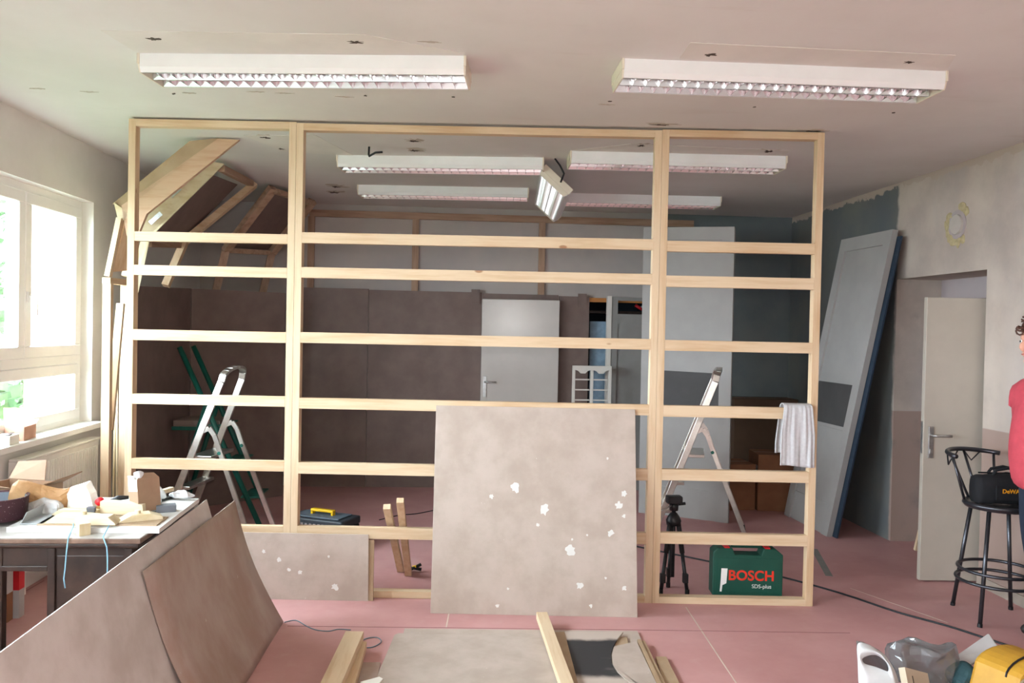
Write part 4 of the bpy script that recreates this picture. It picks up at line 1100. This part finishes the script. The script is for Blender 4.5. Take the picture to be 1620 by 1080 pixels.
bl, br = Pz(1011, 810), Pz(1152, 827)
n_ = V(((br - bl).y, -(br - bl).x, 0)).normalized()
if n_.y < 0: n_ = -n_
tr = Pp(1163, 359, br + n_ * .12, n_); tl = Pp(1019, 360, br + n_ * .12, n_)
wall_panel('pale panelled board standing upright behind the right frame and ladder', bl, br, tl, tr, (.36, .50))
bl, br = Pz(1243, 814), Pz(1311, 849)
tr = PX(1416, 363, XR - .10); tl = tr + (bl - br)
wall_panel('pale panelled board leaning sideways on the right wall', bl, br, tl, tr, (.36, .50))
# blue sheet behind the leaning panel
u_ = (br - bl).normalized(); v_ = (tr - br).normalized(); n_ = u_.cross(v_).normalized()
if n_.x < 0: n_ = -n_
o = MB().slab([p + n_ * .036 for p in (bl + u_ * .3 - v_ * .0, br + u_ * .06, tr + u_ * .05 - v_ * .05, tl + u_ * .3 - v_ * .05)], .014, n_)
for p in o.v: p.z = max(p.z, .002)
o = o.build('blue_sheet_board', BLUE_SHEET); tag(o, 'dark blue board leaning behind the sideways panelled board', 'board')
# boxes
def carton(label, c, w_, d_, h_, rz, mat, group='cardboard boxes by the far wall', labelpatch=True):
    t = thing('cardboard_box', label, 'box', c, (0, 0, rz), group)
    MB().span((-w_/2, -d_/2, 0), (w_/2, d_/2, h_)).build('body', mat, t, w=False, bevel=.004)
    MB().span((-w_/2 + .004, -.03, h_), (w_/2 - .004, .03, h_ + .0012)).build('tape', CARD, t, w=False)
    if labelpatch: MB().span((-w_/2 - .0012, -d_/2 + .03, h_ * .55), (-w_/2, -d_/2 + .09, h_ * .8)).build('label', PAPER_GREY, t, w=False)
c = Pz(1201, 809); c.z = 0
carton('nearest brown cardboard box behind the towel', c + V((.19, .20, 0)), .36, .38, .54, R(-6), CARD_D)
carton('brown cardboard box half hidden beside the nearest one', c + V((-.19, .24, 0)), .32, .38, .44, R(3), CARD_D)
p = PY(1215, 632, 8.4)
carton('tall dark cardboard box at the back under the grey wall', V((p.x, 8.60, 0)), .68, .32, p.z, R(0), M('cardboard_dark', '5f4a3a', .85, .08), labelpatch=False)
# things in the closet corner
p = PY(968, 470, YB - .12); pr = PY(1036, 470, YB - .12)
t = thing('cabinet_door', 'tall grey framed door with a small top opening, beside the closet', 'door', ((p.x + pr.x) / 2, YB - .12, 0))
W0, W1, zt_ = p.x, pr.x, 2.05
s0, s1_ = PY(977, 500, YB - .12).x, PY(1018, 500, YB - .12).x
zo0, zo1 = PY(1000, 497, YB - .12).z, PY(1000, 476, YB - .12).z
zp = PY(1000, 512, YB - .12).z
for a, b, c_, d_ in ((W0, s0, 0, zt_), (s1_, W1, 0, zt_)): MB().span((a, YB - .13, c_ + .0), (b, YB - .09, d_)).build('stile', DOOR_GREY, t)
for c_, d_ in ((zo1, zt_), (zp, zo0), (0, .2)): MB().span((s0, YB - .13, c_), (s1_, YB - .09, d_)).build('cross_rail', DOOR_GREY, t)
MB().span((s0, YB - .115, .2), (s1_, YB - .10, zp)).build('panel', DOOR_GREY, t)
MB().span((W0 - .05, YB - .14, 0), (W0 - .002, YB - .08, zt_ + .01)).build('edge_strip', LATTICE, t)
p = PY(934, 508, YB + .02); pr = PY(966, 508, YB + .02)
o = MB().slab([V((p.x, YB - .06, 0)), V((pr.x, YB - .06, 0)), V((pr.x, YB + .05, p.z)), V((p.x, YB + .05, p.z))], .01, (0, 1, 0)).build('foil_sheet', FOIL_BLUE); tag(o, 'pale blue foil faced sheet in the closet opening', 'sheet')
c = PY(1012, 487, YB + .25)
t = thing('red_clamp', 'red handled tool seen through the top opening of the grey door', 'tool', c)
MB().tube([c + V((-.05, 0, .03)), c + V((.0, 0, .0)), c + V((.04, 0, -.02))], .018, 8).build('red_handle', RED_PL, t, smooth=True)
MB().tube([c + V((.0, 0, .0)), c + V((.05, 0, .03))], .012, 8).build('jaw', STEEL, t, smooth=True)
o = MB().span((OX0 + .002, YB + .22, c.z - .07), (OX1 - .002, YB + .6, c.z - .04)).build('closet_shelf', DARKWOOD, None); tag(o, 'dark shelf inside the closet', 'shelf')
# white lattice
Yl = YB - .32
p, pr = PY(906, 578, Yl), PY(968, 578, Yl)
t = thing('lattice_frame', 'white two column lattice frame standing before the closet', 'lattice', ((p.x + pr.x) / 2, Yl, 0))
zt_ = p.z; w_ = pr.x - p.x
for k in range(3):
    x = p.x + k * (w_ - .03) / 2
    MB().span((x, Yl, 0), (x + .03, Yl + .03, zt_)).build('stile', LATTICE, t, bevel=.003)
MB().span((p.x, Yl - .002, zt_ - .045), (pr.x, Yl + .032, zt_)).build('top_rail', LATTICE, t, bevel=.003)
MB().span((p.x, Yl - .002, 0), (pr.x, Yl + .032, .05)).build('bottom_rail', LATTICE, t)
for k in range(1, 12):
    z = zt_ - .045 - k * .106
    for j in range(2):
        x = p.x + .03 + j * (w_ - .03) / 2
        MB().span((x, Yl + .008, z), (x + (w_ - .03) / 2 - .03, Yl + .022, z + .014)).build('muntin', LATTICE, t)
for j in range(2):
    x = p.x + .03 + j * (w_ - .03) / 2; wj = (w_ - .03) / 2 - .03
    MB().slab([V((x, Yl, zt_ - .045)), V((x + wj, Yl, zt_ - .045)), V((x + wj * .8, Yl, zt_ - .055)), V((x + wj * .65, Yl, zt_ - .08)), V((x + wj * .35, Yl, zt_ - .08)), V((x + wj * .2, Yl, zt_ - .055))], .03, (0, 1, 0)).build('scroll', LATTICE, t)
# plank by the open door and the wall plate
a = Pz(1452, 872); b = Ps(1493, 694, 208)
o = MB().bar(a + V((0, 0, .01)), b, .06, .025, (1, 0, 0)).build('pine_lath', PINE[2]); tag(o, 'pine lath leaning on the wall behind the open door', 'lath')
c = PX(1515, 355, XR); rot = Matrix.Rotation(R(-90), 3, 'Y')
t = thing('wall_plate', 'round wall plate with yellow foam around it, above the door', 'wall plate', c)
MB().lathe([(0, 0), (.105, 0), (.105, .006), (.08, .006), (.08, .003), (0, .003)], 32, c, rot).build('rim', REVEAL_M, t, smooth=False)
MB().lathe([(0, 0), (.074, 0), (.07, .018), (0, .022)], 32, c, rot).build('disc', WALLPLATE, t, smooth=False)
rnd = random.Random(3)
for a in (200, 225, 250, 275, 300, 40, 65, 150, 175):
    q = c + V((0, math.cos(R(a)) * -.12, math.sin(R(a)) * .13))
    mb = MB().ball(q, (.007, .03 + .02 * rnd.random(), .03 + .02 * rnd.random()), 10, 6); mb.crumple(.012, 25, a)
    for p in mb.v: p.x = min(p.x, XR - .0)
    mb.build('foam_blob', FOAM, t)

# ---------------------------------------------------------------- bar stool with tool bag
legs = [Pz(1550, 992), Pz(1507, 957), Pz(1599, 964)]; legs.append(legs[0] + (legs[2] - legs[1]))
sc_ = (legs[0] + legs[2]) / 2; ZS = .70
t = thing('bar_stool', 'dark grey metal bar stool with a low curved back', 'stool', (sc_.x, sc_.y, 0))
for p in legs:
    d = (sc_ - p); tp = V((sc_.x, sc_.y, 0)) - d * .62 + V((0, 0, ZS - .02))
    lg = MB().tube([p, tp], .0125, 10).build('leg', GUNMETAL, t, smooth=True)
    MB().tube([p, p + (tp - p) * .03], .0145, 10).build('foot', BLACK_PL, lg)
MB().lathe([(0, ZS - .035), (.15, ZS - .035), (.185, ZS - .028), (.20, ZS - .008), (.195, ZS + .006), (.17, ZS + .004), (0, ZS - .004)], 40, (sc_.x, sc_.y, 0)).build('seat', GUNMETAL, t, smooth=True)
for z, rr in ((.30, .0), (.235, .0)):
    k = z / ZS; r_ = (legs[0] - sc_).length * (1 - k * .38) + .004
    MB().tube([V((sc_.x + r_ * math.cos(a * math.pi / 18), sc_.y + r_ * math.sin(a * math.pi / 18), z)) for a in range(36)], .010, 8, closed=True).build('foot_ring', GUNMETAL, t, smooth=True)
bk = []
for k in range(17):
    a = R(188 - 150 * k / 16 ); bk.append(V((sc_.x + .22 * math.cos(a), sc_.y + .22 * math.sin(a), .965 + .015 * math.sin(k / 16 * math.pi))))
e0 = Ps(1513, 722, 258)
bk = [e0 + (p - bk[0]) for p in bk]
MB().tube(bk, .0145, 10).build('back_rail', GUNMETAL, t, smooth=True)
for k in (1, 6, 10, 15):
    p = bk[k]; q = V((sc_.x, sc_.y, 0)) + (V((p.x, p.y, 0)) - V((sc_.x, sc_.y, 0))).normalized() * .185 + V((0, 0, ZS))
    MB().tube([q, p], .008, 8).build('back_spindle', GUNMETAL, t, smooth=True)
for k in (3, 8, 12):
    p = bk[k]; m_ = bk[k] + V((0, 0, -.14)); MB().tube([bk[k - 2] + V((0, 0, -.005)), (bk[k - 1] + bk[k]) / 2 + V((0, 0, -.07)), bk[k + 1] + V((0, 0, -.004))], .005, 6).build('back_arch', GUNMETAL, t, smooth=True)
# tool bag
bc = Ps(1580, 790, 262); bc.z = ZS + .006; bc = V((sc_.x + .02, sc_.y - .02, bc.z))
t = thing('tool_bag', 'black fabric tool bag with amber lettering on the bar stool', 'bag', bc, (0, 0, R(-6)))
mb = MB()
nseg = 10
def bagf(u, v):
    a = u * 2 * math.pi; x = -.18 + .36 * v
    end = 1 - .25 * abs(v - .5) ** 3 * 8
    yy = math.cos(a); zz = math.sin(a)
    y = .085 * math.copysign(abs(yy) ** .5, yy) * (1 - .25 * max(0, zz)) * end
    z = .09 + .09 * math.copysign(abs(zz) ** .55, zz) * (end if zz > 0 else 1)
    return V((x, y, z + .01 * mnoise.noise(V((x * 20, y * 20, z * 20)))))
mb.grid(bagf, 20, 16)
n1 = 21
mb.f += [tuple(range(20))[::-1], tuple(16 * n1 + i for i in range(20))]
for p in mb.v: p.z = max(p.z, 0)
mb.build('body', BLACK_CLOTH, t, smooth=True, w=False)
for y in (-.03, .03): MB().tube([(-.09, y, .17), (-.07, y, .20), (.0, y, .215), (.07, y, .20), (.09, y, .17)], .009, 8).build('handle', BLACK_CLOTH, t, smooth=True, w=False)
MB().span((-.16, -.004, .176), (.16, .004, .184)).build('zip', BLACK_PL, t, w=False)
MB().span((-.10, -.092, .03), (.16, -.084, .12)).build('pocket', BLACK_CLOTH, t, w=False, bevel=.006)
text_mesh('lettering', 'DeWALT', .034, YEL_PRINT, t, Matrix.Translation((-.065, -.0935, .075)) @ Matrix.Rotation(R(90), 4, 'X'), bold=.0008)

# ---------------------------------------------------------------- person at the right edge (facing left)
def skin_mesh(name, verts, edges, mat, parent, sub=2, root=0):
    """verts: (x, y, z, rx, ry)"""
    me = bpy.data.meshes.new(name); me.from_pydata([v[:3] for v in verts], edges, []); me.materials.append(mat)
    o = bpy.data.objects.new(name, me); COL.objects.link(o)
    if parent is not None: o.parent = parent; ROOT[o.name] = ROOT[parent.name]
    sk = o.modifiers.new('skin', 'SKIN'); sk.use_smooth_shade = True
    sl = me.skin_vertices[0].data
    for i, v in enumerate(verts): sl[i].radius = (v[3], v[4] if len(v) > 4 else v[3]); sl[i].use_root = (i == root)
    sb = o.modifiers.new('sub', 'SUBSURF'); sb.levels = sub; sb.render_levels = sub
    return o
PX0 = Ps(1640, 700, 300)
pc_ = V((3.255, 4.36, 0))
person = thing('person', 'person in a red shirt and dark jeans at the right edge, facing left', 'person', pc_)
# local: -x forward, y sideways, z up
bv = [(.03, 0, .98, .09, .11), (.0, 0, 1.12, .10, .11), (.0, 0, 1.30, .09, .12), (.02, 0, 1.42, .07, .10), (.01, 0, 1.50, .058, .056), (-.035, 0, 1.58, .056, .054), (-.06, 0, 1.64, .055, .054)]
be = [(i, i + 1) for i in range(6)]
for s_ in (-1, 1):
    b0 = len(bv); bv += [(.02, s_ * .175, 1.41, .045, .045), (.08, s_ * .235, 1.20, .045, .045), (.085, s_ * .25, 1.12, .042, .042), (.09, s_ * .26, .93, .032, .032), (.09, s_ * .26, .86, .02, .030)]
    be += [(3, b0)] + [(b0 + i, b0 + i + 1) for i in range(4)]
    h0 = b0 + 4
    for k, (dx, L) in enumerate(((-.026, .85), (-.009, 1.0), (.009, 1.0), (.026, .85), (-.03, .6))):
        f0 = len(bv); r_ = .0095 if k < 4 else .011
        zz = .81 if k < 4 else .855
        bv += [(.09 + dx, s_ * .262, zz, r_, r_), (.086 + dx * (1.1 if k < 4 else 1.5), s_ * (.258 if k < 4 else .245), zz - .035 * L, r_, r_), (.082 + dx * (1.1 if k < 4 else 1.6), s_ * (.243 if k < 4 else .235), zz - .068 * L, r_ * .85, r_ * .85)]
        be += [(h0, f0), (f0, f0 + 1), (f0 + 1, f0 + 2)]
    l0 = len(bv); bv += [(.03, s_ * .09, .84, .065, .065), (.05, s_ * .11, .48, .058, .058), (.18, s_ * .11, .09, .042, .042), (.10, s_ * .115, .045, .04, .035), (.03, s_ * .12, .035, .035, .028)]
    be += [(0, l0)] + [(l0 + i, l0 + i + 1) for i in range(4)]
bo = skin_mesh('body', bv, be, SKIN, person)
me_ = bpy.data.meshes.new_from_object(bo.evaluated_get(bpy.context.evaluated_depsgraph_get()))
hd = MB().ball((-0.050, 0, 1.70), (.098, .076, .105), 24, 16).ball((-0.075, 0, 1.625), (.068, .056, .068), 20, 14).ball((-0.152, 0, 1.655), (.02, .015, .028), 12, 8).ball((-0.138, 0, 1.705), (.012, .045, .012), 12, 8).ball((-0.127, 0, 1.575), (.016, .022, .016), 12, 8)
hd.ball((-0.040, .078, 1.66), (.02, .012, .032), 12, 8).ball((-0.040, -.078, 1.66), (.02, .012, .032), 12, 8).ball((-0.132, .025, 1.612), (.012, .012, .006), 8, 6).ball((-0.134, -.0, 1.612), (.014, .024, .007), 10, 6)
bm = bmesh.new(); bm.from_mesh(me_)
hv = [bm.verts.new(p) for p in hd.v]
for f_ in hd.f: bm.faces.new([hv[i] for i in f_])
bmesh.ops.recalc_face_normals(bm, faces=bm.faces)
bm.to_mesh(me_); bm.free(); bo.modifiers.clear(); bo.data = me_
if not me_.materials: me_.materials.append(SKIN)
rm_ = bo.modifiers.new('one_surface', 'REMESH'); rm_.mode = 'VOXEL'; rm_.voxel_size = .007; rm_.use_smooth_shade = True
sm_ = bo.modifiers.new('soften', 'SMOOTH'); sm_.factor = .5; sm_.iterations = 3
# shirt
sv = [(.03, 0, .86, .155, .19), (.0, 0, .98, .185, .195), (-.02, 0, 1.12, .175, .185), (.0, 0, 1.28, .145, .19), (.02, 0, 1.42, .11, .17), (.015, 0, 1.49, .07, .075)]
se = [(i, i + 1) for i in range(5)]
for s_ in (-1, 1):
    b0 = len(sv); sv += [(.02, s_ * .19, 1.42, .078, .078), (.075, s_ * .235, 1.23, .07, .07)]; se += [(4, b0), (b0, b0 + 1)]
skin_mesh('shirt', sv, se, SHIRT, person)
jv = [(.03, 0, 1.0, .135, .165), (.03, 0, .88, .135, .17)]; je = [(0, 1)]
for s_ in (-1, 1):
    b0 = len(jv); jv += [(.03, s_ * .10, .74, .105, .10), (.06, s_ * .115, .48, .08, .075), (.17, s_ * .115, .10, .068, .062)]; je += [(1, b0), (b0, b0 + 1), (b0 + 1, b0 + 2)]
skin_mesh('jeans', jv, je, JEANS, person)
for s_ in (-1, 1):
    MB().ball((.12, s_ * .118, .045), (.15, .052, .05), 16, 10).build('shoe', SHOE, person, smooth=True, w=False)
hm = MB(); rnd = random.Random(4)
hm.ball((-0.040, 0, 1.755), (.110, .092, .085), 18, 12); hm.ball((0.000, 0, 1.70), (.085, .085, .09), 18, 12)
hair = hm.build('hair', HAIR, person, smooth=True, w=False)
cm = MB()
for k in range(90):
    th = rnd.uniform(0, 2 * math.pi); ph = rnd.uniform(-.2, 1.5)
    c = V((-.042 + .115 * math.cos(ph) * math.cos(th), .095 * math.cos(ph) * math.sin(th), 1.745 + .095 * math.sin(ph)))
    if c.x < -.085 and c.z < 1.735: continue
    rr = rnd.uniform(.014, .022); ax = Matrix.Rotation(rnd.uniform(0, 6), 3, 'Z') @ Matrix.Rotation(rnd.uniform(0, 3), 3, 'X')
    cm.tube([c + ax @ V((rr * math.cos(j * .785), rr * math.sin(j * .785), .002 * j)) for j in range(9)], .005, 5)
tag(cm.build('hair_curls', HAIR, person, smooth=True, w=False), kind='stuff')
for s_ in (-1, 1):
    e_ = MB().ball((-0.135, s_ * .032, 1.683), (.011, .013, .010), 12, 8).build('eye', WHITE_PRINT, person, smooth=True, w=False)
    MB().ball((-0.144, s_ * .032, 1.683), (.004, .006, .006), 10, 6).build('iris', BLACK_PL, e_, smooth=True, w=False)
MB().ball((-0.146, 0, 1.612), (.005, .022, .004), 10, 6).build('lips', M('lips', 'a85f58', .5, .03), person, smooth=True, w=False)

# ---------------------------------------------------------------- clutter at the lower right
Yb_ = Pz(1395, 1108).y
t = thing('silver_bag', 'silvery white plastic bag with a hand hole at the lower right', 'bag', Pz(1395, 1108))
outl = [(1363, 1020), (1374, 1022), (1386, 1027), (1397, 1033), (1406, 1040), (1413, 1049), (1419, 1060), (1424, 1075), (1427, 1105), (1410, 1106), (1395, 1107), (1380, 1107), (1363, 1106), (1361, 1085), (1362, 1065), (1362, 1042)]
hole = [(1370, 1048), (1375, 1045), (1382, 1042), (1390, 1041), (1397, 1042), (1403, 1046), (1408, 1052), (1411, 1058), (1411, 1065), (1406, 1065), (1400, 1063), (1394, 1060), (1386, 1058), (1380, 1056), (1375, 1054), (1371, 1051)]
def bagpt(x, y, off=0):
    p = PY(x, y, Yb_ + off); k = min(1, max(0, p.z / .25)); p.y += .05 * k; p.z = max(p.z, .004); return p
n = 16; mb = MB(); rings = []
for f in (0, .25, .5, .75, 1):
    rings.append([bagpt(a[0] * (1 - f) + b[0] * f, a[1] * (1 - f) + b[1] * f, -.05 * math.sin(f * 2.6)) for a, b in zip(outl, hole)])
mb.v = [p for g in rings for p in g]
mb.f = [(i * n + j, i * n + (j + 1) % n, (i + 1) * n + (j + 1) % n, (i + 1) * n + j) for i in range(4) for j in range(n)]
mb.crumple(.008, 30, 4); mb.build('front', FOILBAG, t, smooth=True, solid=.002, sub=2)
mb = MB(); cc = (1393, 1066); rings = [[bagpt(x + (cc[0] - x) * f, y + (cc[1] - y) * f, .012 + .07 * math.sin(f * 1.5)) for x, y in outl] for f in (0, .3, .6, .9)]
mb.v = [p for g in rings for p in g]
mb.f = [(i * n + j, i * n + (j + 1) % n, (i + 1) * n + (j + 1) % n, (i + 1) * n + j) for i in range(3) for j in range(n)] + [tuple(range(3 * n, 4 * n))]
mb.crumple(.008, 30, 5); mb.build('back', DARKBAG, t, smooth=True, solid=.002)
heap('dark_plastic_bag', 'dark see-through plastic bag full of scraps behind the silver bag', 'bag', Pz(1454, 1072), (.17, .10, .15), DARKBAG, .06, 9, 6, .4)
a = Pz(1452, 1098, .10)
t = thing('leaflet_box', 'small pale leaning carton between the plastic bags', 'carton', a, (R(-25), R(20), R(30)))
MB().span((-.10, -.015, -.06), (.10, .015, .10)).build('body', M('pale_carton', 'b9ad97', .8, .05), t, w=False)
MB().span((-.05, -.0165, .03), (-.045, -.015, .07)).build('slit', BLACK_PL, t, w=False)
q = [Pz(1507, 1041, .12), Pz(1563, 1002, .20), Pz(1579, 1024, .17), Pz(1527, 1056, .10)]
q = [p + (p - CAM).normalized() * .12 for p in q]
for i, lab in enumerate(('upper white paper sheet leaning over the clutter', 'lower white paper sheet leaning over the clutter')):
    o = MB().slab([p + V((.012 * i, .01 * i, -.006 * i)) for p in q], .0015, (0, 0, -1)).build('paper_sheet', PAPER_GREY); tag(o, lab, 'paper', 'paper sheets in the clutter')
heap('teal_cloth', 'dark teal rag under the paper sheets', 'rag', Pz(1522, 1080), (.07, .07, .06), M('teal_rag', '2b4a50', .8, .15), .04, 10, 9, .4)
# yellow tool case
c = Pz(1612, 1096)
t = thing('yellow_tool_case', 'mustard yellow and dusty plastic machine housing at the lower right corner', 'machine', c, (0, 0, R(20)))
prof = []
for k in range(13):
    a = math.pi * k / 12; prof.append((-.17 * math.cos(a), .12 + .075 * math.sin(a)))
prof = [(-.21, 0)] + prof + [(.19, 0)]
MB().slab([V((x, -.12, z)) for x, z in prof], .24, (0, 1, 0)).build('housing', MUSTARD, t, w=False, bevel=.02)
MB().slab([V((x * .9 - .03, -.13, z * .82)) for x, z in prof], .012, (0, 1, 0)).build('dusty_window', DUSTY, t, w=False)
MB().tube([V((-.17 * math.cos(math.pi * k / 12), -.05, .123 + .077 * math.sin(math.pi * k / 12))) for k in range(13)], .005, 6).build('seam', BLACK_PL, t, w=False)
MB().tube([V((.02 + .07 * math.cos(k * .35), -.136, .07 + .07 * math.sin(k * .35))) for k in range(12)], .012, 6).build('dark_ring', BLACK_PL, t, w=False)

# ---------------------------------------------------------------- outdoors, seen through the window
ext = struct('ground_outside', MB().span((-60, -30, -3.2), (XL - .5, 60, -3.0)), M('lawn', '3f5534', .9, .15, scale=.5), 'lawn outside')
t = thing('building_wing', 'peach coloured wing of the building outside the window', 'building', (-4.0, 9.6, -3))
MB().span((-4.55, 9.0, -3), (XL - .37, 12, 6)).build('wall', M('peach_render', '8a6a58', .85, .04), t)
MB().span((-4.6, 8.95, -3), (XL - .37, 9.0, -2.2)).build('plinth', M('plinth_render', 'b9b0a6', .85, .05), t)
rnd = random.Random(12)
for lab, x, y, h, cr in (('leafy green tree outside, nearest to the window', -7.7, 14, 3.4, 2.1), ('leafy green tree outside, farther off', -11.6, 20, 5.0, 2.8)):
    t = thing('tree', lab, 'tree', (x, y, -3), group='trees outside')
    MB().tube([(x, y, -3), (x + .1, y, h - 4)], [.22, .14], 8).build('trunk', BARK, t, smooth=True)
    mb = MB()
    for k in range(1500):
        d = V((rnd.gauss(0, 1), rnd.gauss(0, 1), rnd.gauss(0, 1))).normalized() * cr * rnd.uniform(.5, 1) ** .5
        p = V((x, y, h - 3)) + V((d.x, d.y, d.z * 1.1)); u = V((rnd.uniform(-1, 1), rnd.uniform(-1, 1), rnd.uniform(-1, 1))).normalized() * .16; w_ = u.orthogonal().normalized() * .11
        mb.add([p - u, p + w_, p + u, p - w_], [(0, 1, 2, 3)])
    tag(mb.build('crown', LEAF, t), kind='stuff')
